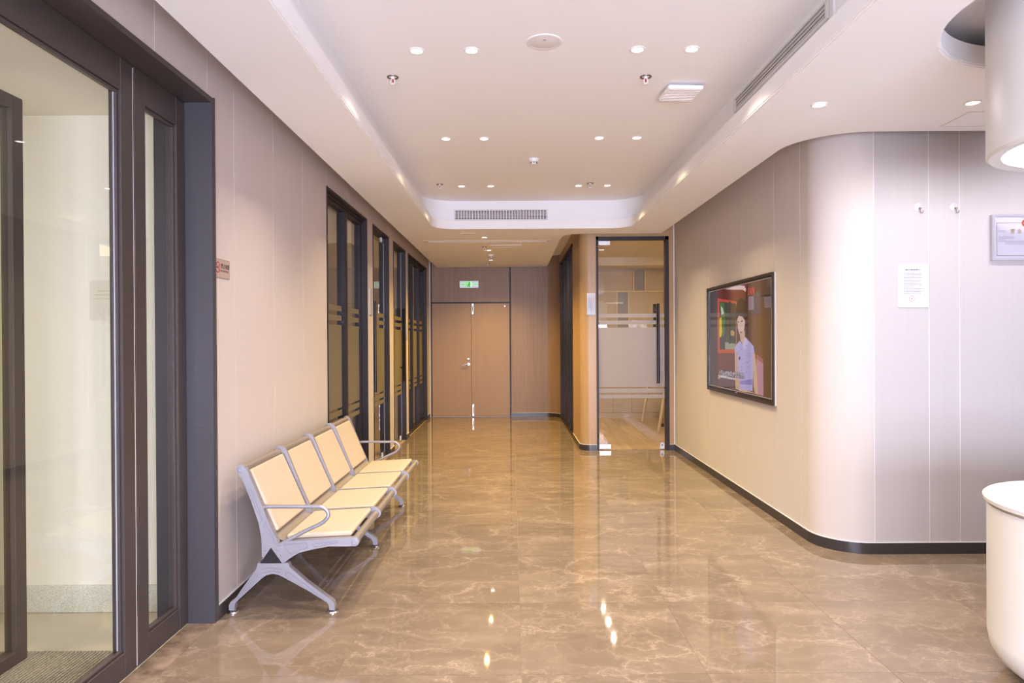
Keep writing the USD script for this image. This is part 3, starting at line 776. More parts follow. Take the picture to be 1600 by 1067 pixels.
# return-air grille in the far face of the tray
gy = TY1 + .12
gx0, gx1, gz0, gz1 = -.70, .445, 2.905, 3.035
t = thing('air_return_grille', 'long white egg-crate air grille at the far end of the ceiling tray', 'air grille', (0, gy, ZL))
part(t, 'frame', prism_y(rect(gx0, gz0, gx1, gz1).difference(rect(gx0 + .018, gz0 + .014, gx1 - .018, gz1 - .014)), gy - .012, gy), 'white_lacquer')
part(t, 'backing', box(gx0 + .01, gx1 - .01, gy - .003, gy - .0005, gz0 + .01, gz1 - .01), 'recess_dark')
for k in range(1, 6):
    z = gz0 + .014 + (gz1 - gz0 - .028) * k / 6
    part(t, 'cross_bar', box(gx0 + .018, gx1 - .018, gy - .009, gy - .003, z - .003, z + .003), 'grille_white')
n = 32
for k in range(1, n):
    xx = gx0 + .018 + (gx1 - gx0 - .036) * k / n
    part(t, 'upright_bar', box(xx - .005, xx + .005, gy - .0085, gy - .003, gz0 + .014, gz1 - .014), 'grille_white', smooth=False)

# slot diffuser in the right-hand face of the tray
sx = TX1 + .12
t = thing('slot_air_diffuser', 'long white three-slot air diffuser along the right side of the tray', 'air diffuser', (sx, 4.0, 3.0))
part(t, 'frame', prism_x(rect(3.33, 3.005, 4.74, 3.10).difference(rect(3.36, 3.018, 4.715, 3.088)), sx - .014, sx), 'white_lacquer')
part(t, 'backing', box(sx - .003, sx - .0005, 3.35, 4.72, 3.01, 3.095), 'recess_dark')
for z in (3.032, 3.053, 3.074):
    part(t, 'slat', turn(box(sx - .013, sx - .003, 3.36, 4.715, z - .0025, z + .0025), [0, 1, 0], 25, (sx - .008, 0, z)), 'grille_white')
t = thing('access_strip', 'white upright cover strip at the near end of the slot diffuser', 'cover strip', (sx, 3.29, 3.0))
part(t, 'cover', box(sx - .014, sx, 3.27, 3.315, ZL + .01, ZT - .005, .003), 'white_lacquer')

# passage ceiling fittings
t = thing('linear_air_diffuser', 'long linear air slot across the passage soffit', 'air diffuser', (-.33, 9.28, ZS))
part(t, 'frame', prism(rect(-1.20, 9.20, .545, 9.375).difference(rect(-1.17, 9.225, .515, 9.35)), ZS - .002, ZS), 'ceiling_paint')
for yy in (9.25, 9.285, 9.32):
    part(t, 'slat', turn(box(-1.17, .515, yy - .004, yy + .010, ZS - .0018, ZS - .0008), [1, 0, 0], 0, (0, yy, ZS - .007)), 'ceiling_paint')
for xx in (-1.168, .48):
    part(t, 'end_block', box(xx, xx + .035, 9.226, 9.349, ZS - .0018, ZS), 'grille_white')
t = thing('access_hatch', 'square access hatch in the passage soffit beside the middle downlight', 'access hatch', (-.08, 9.77, ZS))
part(t, 'frame', prism(rect(-.30, 9.66, .145, 9.89).difference(rect(-.275, 9.685, .12, 9.865)), ZS - .006, ZS), 'ceiling_paint')
part(t, 'panel', box(-.273, .118, 9.687, 9.863, ZS - .004, ZS), 'ceiling_paint')
t = thing('ceiling_vent', 'small slotted vent at the near left of the passage soffit', 'vent', (-.54, 8.6, ZS))
part(t, 'plate', box(-.63, -.45, 8.575, 8.63, ZS - .005, ZS, .001), 'grille_white')
part(t, 'slot', [box(-.615 + k * .055, -.572 + k * .055, 8.594, 8.606, ZS - .0058, ZS - .0048) for k in range(3)], 'recess_dark')
t = thing('soffit_hatch', 'flush square hatch in the right soffit half hidden by the drum', 'access hatch', (2.95, 4.1, ZS))
part(t, 'frame', prism(rect(2.72, 4.05, 3.12, 4.33).difference(rect(2.728, 4.058, 3.112, 4.322)), ZS - .003, ZS), 'grille_white')
part(t, 'panel', box(2.730, 3.110, 4.060, 4.320, ZS - .0025, ZS), 'ceiling_paint')

# drum lamp and the counter under it
DXC, DYC, DR, DZ = 2.5, 2.75, .485, 2.22
t = thing('drum_pendant_lamp', 'large white cylindrical drum lamp hanging through the round ceiling opening', 'pendant lamp', (DXC, DYC, DZ))
part(t, 'shade', lathe([(DR - .055, DZ + .004), (DR - .012, DZ), (DR, DZ + .012), (DR, ZW - .006), (DR - .02, ZW - .006), (DR - .02, DZ + .03), (DR - .055, DZ + .03)], (DXC, DYC, 0), 96), 'white_lacquer')
part(t, 'inner_ring', lathe([(DR - .055, DZ + .006), (DR - .050, DZ + .006), (DR - .050, DZ + .03), (DR - .055, DZ + .03)], (DXC, DYC, 0), 96), 'frame_silver', 'thin grey ring')
part(t, 'diffuser', disc((DXC, DYC, DZ + .012), DR - .056, .006, 72), 'lamp_drum', 'glowing white diffuser')


def stadium(r, L=1.1, n=28):
    return [(DXC + r * math.cos(a), DYC + r * math.sin(a)) for a in np.radians(np.linspace(90, 270, n))] + [(DXC + L + r * math.cos(a), DYC + r * math.sin(a)) for a in np.radians(np.linspace(-90, 90, n))]


def loft(levels):
    R = [np.array([(px, py, z) for px, py in stadium(r)]) for z, r in levels]
    n = len(R[0])
    v = np.vstack(R + [R[0].mean(0)[None], R[-1].mean(0)[None]])
    f = []
    for i in range(len(R) - 1):
        for j in range(n):
            k = (j + 1) % n
            f += [(i * n + j, (i + 1) * n + k, i * n + k), (i * n + j, (i + 1) * n + j, (i + 1) * n + k)]
    e = len(R) * n
    for j in range(n):
        k = (j + 1) % n
        f += [(e, j, k), (e + 1, e - n + k, e - n + j)]
    m = trimesh.Trimesh(v, f, process=False)
    if m.volume < 0:
        m.invert()
    return m


t = thing('reception_counter', 'white rounded reception counter with overhanging top at the right edge', 'counter', (DXC + .5, DYC, 0))
part(t, 'plinth', loft([(0, .33), (.05, .33)]), 'dark_metal', 'recessed dark plinth')
part(t, 'body', loft([(.03, .345), (.032, .375), (.045, .42), (.075, .455), (.115, .478), (.17, .487), (.725, .487)]), 'white_lacquer', smooth=40)
part(t, 'shadow_gap', loft([(.725, .478), (.737, .478)]), 'cushion', 'thin cream reveal under the top')
part(t, 'counter_top', loft([(.737, .493), (.740, .499), (.757, .502), (.763, .496)]), 'white_lacquer', smooth=40)

# ------------------------------------------------------------------ waiting bench
BX, Y0, PITCH = .02, 3.634, .572
FR = [Y0 + PITCH * k for k in range(5)]
LEG = [(-1.376, .272), (-1.215, .271), (-1.206, .248), (-1.115, .167), (-1.001, .081), (-.975, .06), (-.968, .04), (-.969, .018), (-.999, .018), (-1.001, .043), (-1.009, .058), (-1.115, .124), (-1.23, .188), (-1.264, .206), (-1.298, .212), (-1.333, .203), (-1.356, .186), (-1.431, .118), (-1.489, .066), (-1.497, .052), (-1.501, .018), (-1.53, .018), (-1.531, .046), (-1.523, .064), (-1.494, .084), (-1.46, .135), (-1.384, .238), (-1.379, .258)]
LEG_PANELS = [[(-1.384, .216), (-1.369, .203), (-1.47, .086), (-1.486, .086)], [(-1.224, .223), (-1.206, .223), (-1.012, .072), (-1.026, .073), (-1.229, .199)], [(-1.364, .238), (-1.304, .250), (-1.238, .238), (-1.256, .218), (-1.298, .228), (-1.352, .216)]]
SEATARM = [(-1.274, .345), (-1.239, .385), (-.883, .401), (-.862, .402), (-.84, .379), (-.862, .356), (-.906, .354), (-.998, .355), (-1.09, .338), (-1.159, .321), (-1.205, .293), (-1.235, .270), (-1.30, .270)]
SEAT_PANELS = [[(-1.236, .368), (-1.114, .381), (-1.106, .35), (-1.149, .338), (-1.193, .314), (-1.212, .32)], [(-1.089, .37), (-.951, .388), (-.951, .375), (-1.074, .352)]]
BACKARM = [(-1.464, .790), (-1.486, .766), (-1.472, .737), (-1.45, .702), (-1.41, .599), (-1.371, .484), (-1.356, .403), (-1.354, .30), (-1.348, .268), (-1.262, .268), (-1.262, .356), (-1.268, .379), (-1.33, .518), (-1.381, .644), (-1.432, .771)]
BACK_PANELS = [[(-1.425, .655), (-1.408, .668), (-1.345, .508), (-1.352, .49)], [(-1.345, .46), (-1.333, .49), (-1.275, .372), (-1.283, .36)]]


def outline(p, r=.006):
    return Polygon([(a + BX, b) for a, b in p]).buffer(0).buffer(r, quad_segs=4).buffer(-2 * r, quad_segs=4).buffer(r, quad_segs=4)


leg_shape, arm_shape = outline(LEG), unary_union([outline(SEATARM, .004), outline(BACKARM, .004), Point(-.862 + BX, .379).buffer(.024), Point(-1.462 + BX, .766).buffer(.025)])


divider = unary_union([arm_shape, shapely.affinity.translate(outline(BACKARM, .004), .016, .012), shapely.affinity.translate(outline(SEATARM, .004), .0, .020), Point(-.862 + BX, .381).buffer(.029), Point(-1.461 + BX, .768).buffer(.030)]).buffer(.004).buffer(-.004)


def casting(shape, panels, y, h):
    """A flat aluminium casting with sunk panels on both faces and softened edges."""
    sunk = unary_union([Polygon([(a + BX, b) for a, b in p]).buffer(-.002).buffer(.002) for p in panels])
    e = .0025
    out = [prism_y(shape, y - h + .006, y + h - .006)]
    for s in (-1, 1):
        a, b = sorted((y + s * (h - .006), y + s * (h - .0018)))
        out.append(prism_y(shape.buffer(-.0008).difference(sunk), a, b))
        a, b = sorted((y + s * (h - .0018), y + s * h))
        out.append(prism_y(shape.buffer(-e).difference(sunk.buffer(.001)), a, b))
        out.append(prism_y(unary_union([Polygon([(p0 + BX, q0) for p0, q0 in p]).buffer(-.006) for p in panels]), *sorted((y + s * (h - .006), y + s * (h - .0035)))))
    return out


bench = thing('waiting_bench', 'four-seat metal waiting bench with cream cushions along the left wall', 'bench', (-1.2, Y0 + 2 * PITCH, 0))
for k in (0, 2, 4):
    lg = part(bench, 'leg_frame', casting(leg_shape, LEG_PANELS, FR[k], .022), 'cast_aluminium', smooth=25)
    for fx in (-1.516 + .002, -.984):
        part(lg, 'foot', lathe([(0, 0), (.031, 0), (.032, .004), (.028, .011), (.014, .017), (.010, .030), (0, .030)], (fx + BX, FR[k], 0), 28), 'chrome', 'chromed levelling foot')
    part(lg, 'joint_cover', prism_y(outline([(-1.303, .352), (-1.36, .271), (-1.246, .271)], .002), FR[k] - .026, FR[k] + .026), 'black_plastic', 'dark triangular cover')
for k in range(5):
    h = .020 if k in (0, 4) else .013
    sf = part(bench, 'side_frame', casting(arm_shape if k in (0, 4) else divider, SEAT_PANELS + BACK_PANELS if k in (0, 4) else [], FR[k], h), 'cast_aluminium', smooth=25)
    if k in (0, 4):
        for cx, cz, r in ((-.862, .379, .016), (-1.462, .766, .017)):
            for s in (-1, 1):
                part(sf, 'end_cap', turn(lathe([(r, 0), (r, .003), (r - .003, .0035), (r - .004, .001), (0, .001), (0, 0)], (0, 0, 0), 28), [1, 0, 0], 90 if s < 0 else -90, (0, 0, 0)).apply_translation((cx + BX, FR[k] + s * h, cz)), 'cast_aluminium')
        part(sf, 'bolt', [turn(disc((0, 0, 0), .004, .003, 12), [1, 0, 0], 90, (0, 0, 0)).apply_translation((bx + BX, FR[k] - h, bz)) for bx, bz in ((-1.272, .342), (-1.25, .31), (-1.335, .335), (-1.348, .30))], 'chrome')
part(bench, 'cross_beam', box(-1.345 + BX, -1.265 + BX, Y0 - .01, FR[4] + .01, .285, .33, .006), 'cast_aluminium', 'square beam under the seats')
shell_line = LineString(rounded([(-1.452, .745), (-1.405, .632), (-1.345, .485), (-1.288, .392), (-1.235, .376), (-.90, .394)], .05))
shell_shape = unary_union([shell_line.buffer(.003), Point(-1.460, .764).buffer(.021), Point(-.864, .380).buffer(.021)])
shell_shape = shapely.affinity.translate(shell_shape, BX, 0)


def pad(p0, p1, y0, y1, thick, r=.012):
    """A padded cushion on the line p0-p1 of the side view."""
    p0, p1 = np.array(p0), np.array(p1)
    L = np.linalg.norm(p1 - p0)
    m = round_box(0, L, y0, y1, 0, thick, r)
    m = m.subdivide().subdivide()
    v = m.vertices
    a, b = v[:, 0] / L, (v[:, 1] - y0) / (y1 - y0)
    v[:, 2] += np.where(v[:, 2] > thick * .5, .004 * (np.sin(np.pi * np.clip(a, 0, 1)) * np.sin(np.pi * np.clip(b, 0, 1))) ** .6, 0)
    d = (p1 - p0) / L
    n = np.array([d[1], -d[0]]) if d[1] > 0 and abs(d[1]) > abs(d[0]) else np.array([-d[1], d[0]])
    w = np.stack([p0[0] + v[:, 0] * d[0] + v[:, 2] * n[0] + BX, v[:, 1], p0[1] + v[:, 0] * d[1] + v[:, 2] * n[1]], 1)
    m = trimesh.Trimesh(w, m.faces, process=False)
    if m.volume < 0:
        m.invert()
    return m


for k in range(4):
    a, b = FR[k] + (.020 if k == 0 else .014), FR[k + 1] - (.020 if k == 3 else .014)
    part(bench, 'seat_shell', prism_y(shell_shape, a, b), 'shell_metal', 'warm grey metal seat shell', smooth=35)
    part(bench, 'back_cushion', pad((-1.303, .418), (-1.450, .750), a + .012, b - .012, .026), 'cushion', 'cream padded back cushion', smooth=45)
    part(bench, 'seat_cushion', pad((-1.238, .382), (-.888, .399), a + .012, b - .012, .020), 'cushion', 'cream padded seat cushion', smooth=45)
arm_line = rounded([(-1.292, .345), (-1.378, .50), (-1.352, .564), (-1.30, .565), (-1.03, .563), (-.995, .52), (-1.03, .478), (-1.14, .428), (-1.28, .352)], .045, 6)
for k in (0, 4):
    part(bench, 'armrest', tube([(p[0] + BX, FR[k], p[1]) for p in arm_line], .0105), 'cast_aluminium', 'looped tubular armrest', smooth=60)

# ------------------------------------------------------------------ television
PICTURE = [  # outline in parts of the screen, colour
    ('leftstrip', (74, 64, 72), [(0.016, 1.027), (0.18, 1.024), (0.168, 0.004), (0.004, -0.002)]),
    ('topred', (110, 45, 45), [(0.18, 1.024), (0.68, 1.004), (0.679, 0.866), (0.178, 0.892)]),
    ('swoosh', (225, 200, 205), [(0.306, 0.994), (0.454, 1.001), (0.564, 0.997), (0.629, 0.984), (0.652, 0.954), (0.647, 0.928), (0.603, 0.953), (0.453, 0.972)]),
    ('frame', (205, 85, 65), [(0.165, 0.92), (0.508, 0.852), (0.503, 0.36), (0.166, 0.342)]),
    ('window', (70, 72, 62), [(0.204, 0.881), (0.494, 0.834), (0.49, 0.396), (0.205, 0.385)]),
    ('yellow', (225, 200, 40), [(0.202, 0.707), (0.247, 0.721), (0.258, 0.583), (0.232, 0.514), (0.2, 0.514)]),
    ('greens', (80, 120, 70), [(0.217, 0.871), (0.289, 0.859), (0.31, 0.752), (0.285, 0.446), (0.254, 0.514), (0.241, 0.722)]),
    ('whitefl', (215, 220, 200), [(0.226, 0.836), (0.267, 0.806), (0.288, 0.753), (0.241, 0.739)]),
    ('blue', (60, 65, 95), [(0.257, 0.514), (0.307, 0.539), (0.33, 0.392), (0.262, 0.39)]),
    ('ltgreen', (150, 160, 140), [(0.306, 0.463), (0.49, 0.448), (0.49, 0.396), (0.306, 0.391)]),
    ('gold', (190, 150, 90), [(0.403, 0.572), (0.435, 0.582), (0.472, 0.562), (0.463, 0.521), (0.409, 0.53)]),
    ('redwall', (116, 66, 66), [(0.172, 0.347), (0.503, 0.36), (0.661, 0.296), (0.658, 0.017), (0.168, 0.012)]),
    ('lower', (100, 76, 84), [(0.169, 0.092), (0.659, 0.095), (0.658, 0.01), (0.168, 0.004)]),
    ('bars', (60, 55, 52), [(0.377, 0.864), (0.409, 0.861), (0.405, 0.447), (0.373, 0.447)]),
    ('darkred', (70, 30, 35), [(0.641, 0.87), (0.683, 1.004), (0.678, 0.512), (0.637, 0.513)]),
    ('brown', (112, 78, 58), [(0.683, 1.007), (1.03, 1.002), (1.037, 0.007), (0.673, 0.012)]),
    ('brown2', (98, 70, 52), [(0.859, 1.005), (1.03, 1.002), (1.037, 0.007), (0.883, 0.012)]),
    ('panel', (160, 130, 135), [(0.692, 0.877), (0.769, 0.875), (0.768, 0.755), (0.69, 0.755)]),
    ('poster', (130, 112, 112), [(0.902, 0.85), (1.02, 0.847), (1.019, 0.754), (0.912, 0.758)]),
    ('dark', (40, 28, 30), [(0.857, 0.868), (1.028, 0.863), (1.028, 0.854), (0.862, 0.859)]),
    ('chair', (185, 135, 160), [(0.795, 0.363), (0.89, 0.324), (0.894, 0.009), (0.803, 0.008)]),
    ('chair2', (165, 95, 100), [(0.795, 0.363), (0.89, 0.324), (0.89, 0.287), (0.795, 0.319)]),
    ('hair', (46, 40, 40), [(0.493, 0.74), (0.502, 0.812), (0.536, 0.865), (0.581, 0.879), (0.62, 0.86), (0.64, 0.808), (0.647, 0.683), (0.639, 0.637), (0.506, 0.658)]),
    ('face', (222, 192, 180), [(0.518, 0.706), (0.561, 0.716), (0.619, 0.707), (0.639, 0.653), (0.628, 0.591), (0.607, 0.536), (0.578, 0.521), (0.549, 0.545), (0.525, 0.601)]),
    ('fringe', (60, 50, 48), [(0.501, 0.71), (0.534, 0.745), (0.619, 0.724), (0.639, 0.665), (0.601, 0.701), (0.548, 0.714), (0.517, 0.687)]),
    ('eye', (50, 40, 42), [(0.528, 0.657), (0.55, 0.663), (0.55, 0.653), (0.531, 0.649)]),
    ('eye2', (50, 40, 42), [(0.576, 0.662), (0.605, 0.67), (0.608, 0.657), (0.582, 0.653)]),
    ('mouth', (170, 80, 85), [(0.554, 0.556), (0.578, 0.568), (0.602, 0.558), (0.578, 0.544)]),
    ('neck', (210, 175, 155), [(0.559, 0.537), (0.633, 0.575), (0.642, 0.481), (0.606, 0.437), (0.569, 0.481)]),
    ('shirt', (188, 176, 222), [(0.47, 0.383), (0.49, 0.432), (0.559, 0.478), (0.601, 0.44), (0.643, 0.513), (0.712, 0.467), (0.765, 0.429), (0.776, 0.362), (0.758, 0.211), (0.745, 0.029), (0.554, 0.019), (0.515, 0.191)]),
    ('collar', (205, 198, 235), [(0.601, 0.44), (0.643, 0.513), (0.688, 0.466), (0.636, 0.388)]),
    ('flower', (70, 60, 110), [(0.535, 0.313), (0.557, 0.335), (0.57, 0.315), (0.551, 0.29)]),
    ('armL', (205, 170, 140), [(0.475, 0.383), (0.509, 0.368), (0.529, 0.192), (0.555, 0.083), (0.554, 0.011), (0.486, 0.018), (0.479, 0.188)]),
    ('armR', (210, 172, 142), [(0.755, 0.377), (0.783, 0.363), (0.805, 0.215), (0.816, 0.113), (0.822, 0.01), (0.78, 0.012), (0.762, 0.077)]),
    ('waist', (150, 130, 200), [(0.555, 0.099), (0.746, 0.135), (0.745, 0.082), (0.554, 0.07)]),
    ('hand', (215, 175, 150), [(0.527, 0.019), (0.633, 0.026), (0.708, 0.024), (0.78, 0.012), (0.554, 0.003)]),
    ('table', (222, 205, 210), [(0.234, 0.142), (0.328, 0.167), (0.473, 0.175), (0.479, 0.147), (0.234, 0.098)]),
    ('skin', (200, 160, 140), [(0.176, 0.119), (0.218, 0.14), (0.218, 0.088), (0.176, 0.075)]),
]

TY_A, TY_B, TZ_A, TZ_B = 7.28, 5.44, .903, 1.973
tv = thing('television', 'large wall-mounted television showing a seated woman in a programme', 'television', (XR, 6.36, 1.44))
part(tv, 'frame', prism_x(rect(TY_B, TZ_A, TY_A, TZ_B).difference(rect(TY_B + .022, TZ_A + .022, TY_A - .022, TZ_B - .022)), XR - .028, XR - .0005), 'tv_frame')
part(tv, 'cover_strip', box(XR - .014, XR - .0005, TY_B - .006, TY_B - .0005, TZ_A, TZ_B), 'wall_panel', 'pale strip along the near side of the frame')
SY_A, SY_B, SZ_A, SZ_B = 7.24, 5.50, .955, 1.93
part(tv, 'bezel', prism_x(rect(TY_B + .022, TZ_A + .022, TY_A - .022, TZ_B - .022).difference(rect(SY_B, SZ_A, SY_A, SZ_B)), XR - .014, XR - .0005), 'black_plastic')
part(tv, 'bezel_trim', prism_x(rect(SY_B - .006, SZ_A - .006, SY_A + .006, SZ_B + .006).difference(rect(SY_B, SZ_A, SY_A, SZ_B)), XR - .016, XR - .014), 'frame_silver', 'thin pale line round the screen')
part(tv, 'panel', box(XR - .010, XR - .0005, SY_B, SY_A, SZ_A, SZ_B), 'black_plastic')
W, H = SY_A - SY_B, SZ_B - SZ_A
layers = [(rect(0, 0, W, H), (92, 66, 54))]
for n, col, pts in PICTURE:
    g = Polygon([(s * W, t2 * H) for s, t2 in pts]).buffer(0)
    if n in ('hair', 'face', 'shirt', 'fringe', 'mouth', 'eye', 'eye2', 'neck', 'hand', 'swoosh', 'collar', 'flower', 'greens', 'gold', 'table'):
        g = g.buffer(.004).buffer(-.004) if n != 'shirt' else g.buffer(.02).buffer(-.02)
    layers.append((g.intersection(rect(0, 0, W, H)), col))
rng = random.Random(8)
for n in range(60):                                        # the small flowered pattern of the blouse
    px, py = .50 * W + rng.uniform(0, .22) * W, (.10 + rng.uniform(0, .36)) * H
    if layers and Polygon([(s * W, t2 * H) for s, t2 in dict((q[0], q[2]) for q in PICTURE)['shirt']]).buffer(-.01).contains(Point(px, py)):
        layers.append((Point(px, py).buffer(rng.uniform(.004, .010), quad_segs=2), rng.choice([(160, 140, 215), (205, 165, 215), (150, 150, 200)])))
layers.append((latin('DVN', .690 * W, .893 * H, .058, True), (235, 90, 80)))
rng = random.Random(3)
for k in range(13):                                        # the caption: thirteen small illegible characters over a row of tiny print
    cx, cy, cs = (.215 + .0325 * k) * W, .128 * H, .050
    st = [rect(cx, cy + f * cs, cx + cs * .82, cy + f * cs + .0065) for f in rng.sample((.05, .3, .55, .8), 2)] + [rect(cx + f * cs, cy, cx + f * cs + .0065, cy + cs * .9) for f in rng.sample((.05, .35, .65), 2)]
    layers.append((rect(cx - .004, cy - .004, cx + cs * .86, cy + cs), (86, 72, 84)))
    layers.append((unary_union(st), (196, 190, 204)))
layers.append(lines_of_print(.215 * W, .100 * H, .30 * W, 1, .05, .020, random.Random(5), (214, 206, 212)))
print_on(tv, 'screen_picture', layers, (XR - .0105, SY_A, SZ_A), (0, -1, 0), (0, 0, 1), 'screen_glow', .00008, 'picture of a woman in a lavender blouse')
part(tv, 'maker_badge', box(XR - .0155, XR - .014, 6.34, 6.40, SZ_A - .022, SZ_A - .014), 'frame_silver')

# ------------------------------------------------------------------ signs, papers, hooks
t = thing('exit_sign', 'glowing green and white emergency exit sign above the double door', 'exit sign', (-.79, YB, 2.467))
part(t, 'housing', box(-.969, -.613, YB - .028, YB - .0005, 2.400, 2.534, .004), 'white_plastic')
man = unary_union([Point(.186, .098).buffer(.012), LineString([(.184, .082), (.176, .052)]).buffer(.009), LineString([(.184, .078), (.200, .066), (.210, .072)]).buffer(.004), LineString([(.183, .078), (.168, .070), (.164, .056)]).buffer(.004), LineString([(.177, .050), (.192, .038), (.186, .018)]).buffer(.006), LineString([(.175, .050), (.164, .034), (.148, .034)]).buffer(.006)])
row = unary_union([glyph(c, .018 + i * .024, .055, .026) for i, c in enumerate('安全出口')])
print_on(t, 'sign_face', [(rect(.004, .004, .352, .130), (196, 190, 204)), (rect(.012, .040, .118, .094), (176, 240, 180)), (rect(.240, .040, .345, .094), (184, 240, 196)), (rect(.124, .010, .232, .124), (120, 235, 120)), (rect(.206, .016, .228, .118), (228, 252, 232)),
                          (man, (40, 120, 60)), (row, (60, 165, 90)), (latin('EXIT', .262, .054, .026, True), (60, 165, 90))], (-.969, YB - .0281, 2.400), (1, 0, 0), (0, 0, 1), 'sign_glow', .0003, 'lit face with running figure')

t = thing('no_smoking_sign', 'small metal no-smoking sign with red symbol beside the entrance jamb', 'sign', (XL, 3.64, 1.83))
part(t, 'plate', box(XL + .0005, XL + .004, 3.540, 3.722, 1.781, 1.881, .0008), 'shell_metal', 'brushed metal plate')
circ = Point(.033, .054).buffer(.029).difference(Point(.033, .054).buffer(.0235))
slash = LineString([(.015, .072), (.051, .036)]).buffer(.0028)
cig = unary_union([rect(.014, .050, .042, .056), LineString([(.045, .056), (.047, .064), (.043, .070)]).buffer(.0018)])
word = unary_union([glyph(c, .068 + i * .0265, .052, .026) for i, c in enumerate('禁止吸烟')])
print_on(t, 'sign_face', [(rect(.002, .002, .180, .098), (172, 150, 138)), (cig, (40, 30, 30)), (circ.union(slash), (178, 30, 38)), (word, (58, 44, 42)), (latin('NO SMOKING', .068, .034, .0105, True), (70, 55, 52))], (XL + .0041, 3.540, 1.781), (0, 1, 0), (0, 0, 1), 'print', .0001)

for nm, (y0, y1, z0, z1), lab in (('door_plate', (7.388, 7.52, 1.722, 2.005), 'clear acrylic name plate on the wall between first window and glass door'), ('door_plate', (9.93, 10.06, 1.455, 1.69), 'small acrylic name plate on the wall before the far left window')):
    t = thing(nm, lab, 'sign', (XL, (y0 + y1) / 2, (z0 + z1) / 2))
    part(t, 'back_plate', box(XL + .001, XL + .007, y0, y1, z0, z1, .001), 'white_plastic')
    part(t, 'insert', box(XL + .007, XL + .009, y0 + .01, y1 - .01, z0 + .012, z1 - .012), 'wall_panel')
    part(t, 'cover', box(XL + .009, XL + .013, y0, y1, z0, z1), 'frame_silver')
t = thing('paper_holder', 'white acrylic paper holder on the wood column left of the glass door', 'sign', (1.03, YG, 1.9))
part(t, 'back_plate', box(.972, 1.079, YG - .008, YG - .001, 1.756, 2.034, .001), 'white_plastic')
rng = random.Random(12)
print_on(t, 'sheet', [(rect(.006, .006, .101, .272), (232, 224, 226))] + [(LineString([(rng.uniform(.012, .095), rng.uniform(.02, .26)) for _ in range(3)]).buffer(.0012), (212, 203, 206)) for _ in range(22)], (.972, YG - .0082, 1.756), (1, 0, 0), (0, 0, 1), 'print_gloss', .0001)
part(t, 'cover', box(.970, 1.081, YG - .013, YG - .0125, 1.754, 2.036), 'acrylic')

t = thing('wall_notice', 'pale paper notice with red round stamp on the front wall', 'notice', (2.68, YF, 1.785))
part(t, 'holder', box(2.575, 2.786, YF - .006, YF - .0008, 1.645, 1.930, .001), 'white_plastic')
rng = random.Random(2)
star = Polygon([((.006 if k % 2 else .013) * math.cos(math.radians(90 + 36 * k)) * .5, (.006 if k % 2 else .013) * math.sin(math.radians(90 + 36 * k)) * .5) for k in range(10)])
stamp = Point(.094, .058).buffer(.019).difference(Point(.094, .058).buffer(.0165)).union(shapely.affinity.translate(star, .094, .058))
print_on(t, 'sheet', [(rect(.010, .010, .201, .275), (222, 214, 221)), lines_of_print(.050, .246, .10, 1, .01, .008, rng, (104, 94, 102)), lines_of_print(.040, .228, .125, 14, .0105, .0045, rng, (150, 141, 148)), (stamp, (190, 84, 98))], (2.575, YF - .0062, 1.645), (1, 0, 0), (0, 0, 1), 'print', .0001)

for hx, lab in ((2.719, 'clear suction hook on the front wall, left one above the notice'), (2.958, 'clear suction hook on the front wall, right one near the certificate')):
    t = thing('suction_hook', lab, 'hook', (hx, YF, 2.31), 'suction hooks on the front wall')
    part(t, 'suction_cup', turn(lathe([(0, .004), (.012, .009), (.022, .004), (.030, .0008), (0, .0008)], (0, 0, 0), 28), [1, 0, 0], 90, (0, 0, 0)).apply_translation((hx, YF, 2.312)), 'clear_rubber', 'translucent suction cup')
    part(t, 'knob', turn(disc((0, 0, 0), .007, .016, 14), [1, 0, 0], 90, (0, 0, 0)).apply_translation((hx + .002, YF - .006, 2.302)), 'shell_metal')
    part(t, 'wire_hook', tube(rounded([(hx + .002, YF - .018, 2.302), (hx + .002, YF - .018, 2.272), (hx + .010, YF - .030, 2.268), (hx + .012, YF - .034, 2.284)], .012), .0026), 'shell_metal', 'bent metal hook')

t = thing('framed_certificate', 'silver-framed business licence with red emblem at the right edge', 'certificate', (3.45, YF, 2.105))
CX0, CX1, CZ0, CZ1 = 3.193, 3.66, 1.952, 2.256
part(t, 'frame', prism_y(rect(CX0, CZ0, CX1, CZ1).difference(rect(CX0 + .017, CZ0 + .012, CX1 - .017, CZ1 - .012)), YF - .026, YF - .0008), 'frame_silver')
part(t, 'backing', box(CX0 + .016, CX1 - .016, YF - .016, YF - .0008, CZ0 + .011, CZ1 - .011), 'white_plastic')
w2, h2 = CX1 - CX0 - .034, CZ1 - CZ0 - .024
bord = rect(.018, .018, w2 - .018, h2 - .040).difference(rect(.022, .022, w2 - .022, h2 - .044))
gold = unary_union([glyph(c, .108 + i * .046, .168, .029) for i, c in enumerate('营业执照')])
rng = random.Random(6)
emb = Point(w2 / 2 - .008, h2 - .044).buffer(.024)
print_on(t, 'licence_sheet', [(rect(0, 0, w2, h2), (238, 228, 234)), (bord, (176, 150, 140)), (emb, (206, 88, 62)), (Point(w2 / 2 - .008, h2 - .044).buffer(.013), (232, 150, 80)), (gold, (176, 140, 62)),
                              lines_of_print(.030, .186, .05, 2, .009, .004, rng, (204, 192, 199)), lines_of_print(.030, .142, .105, 2, .0095, .005, rng, (196, 184, 192)), lines_of_print(.030, .122, .05, 1, .0095, .005, rng, (196, 184, 192)), lines_of_print(.030, .112, .2, 1, .009, .005, rng, (190, 178, 186)), lines_of_print(.075, .103, .15, 2, .008, .004, rng, (198, 186, 194))],
         (CX0 + .017, YF - .0161, CZ0 + .012), (1, 0, 0), (0, 0, 1), 'print', .0001)
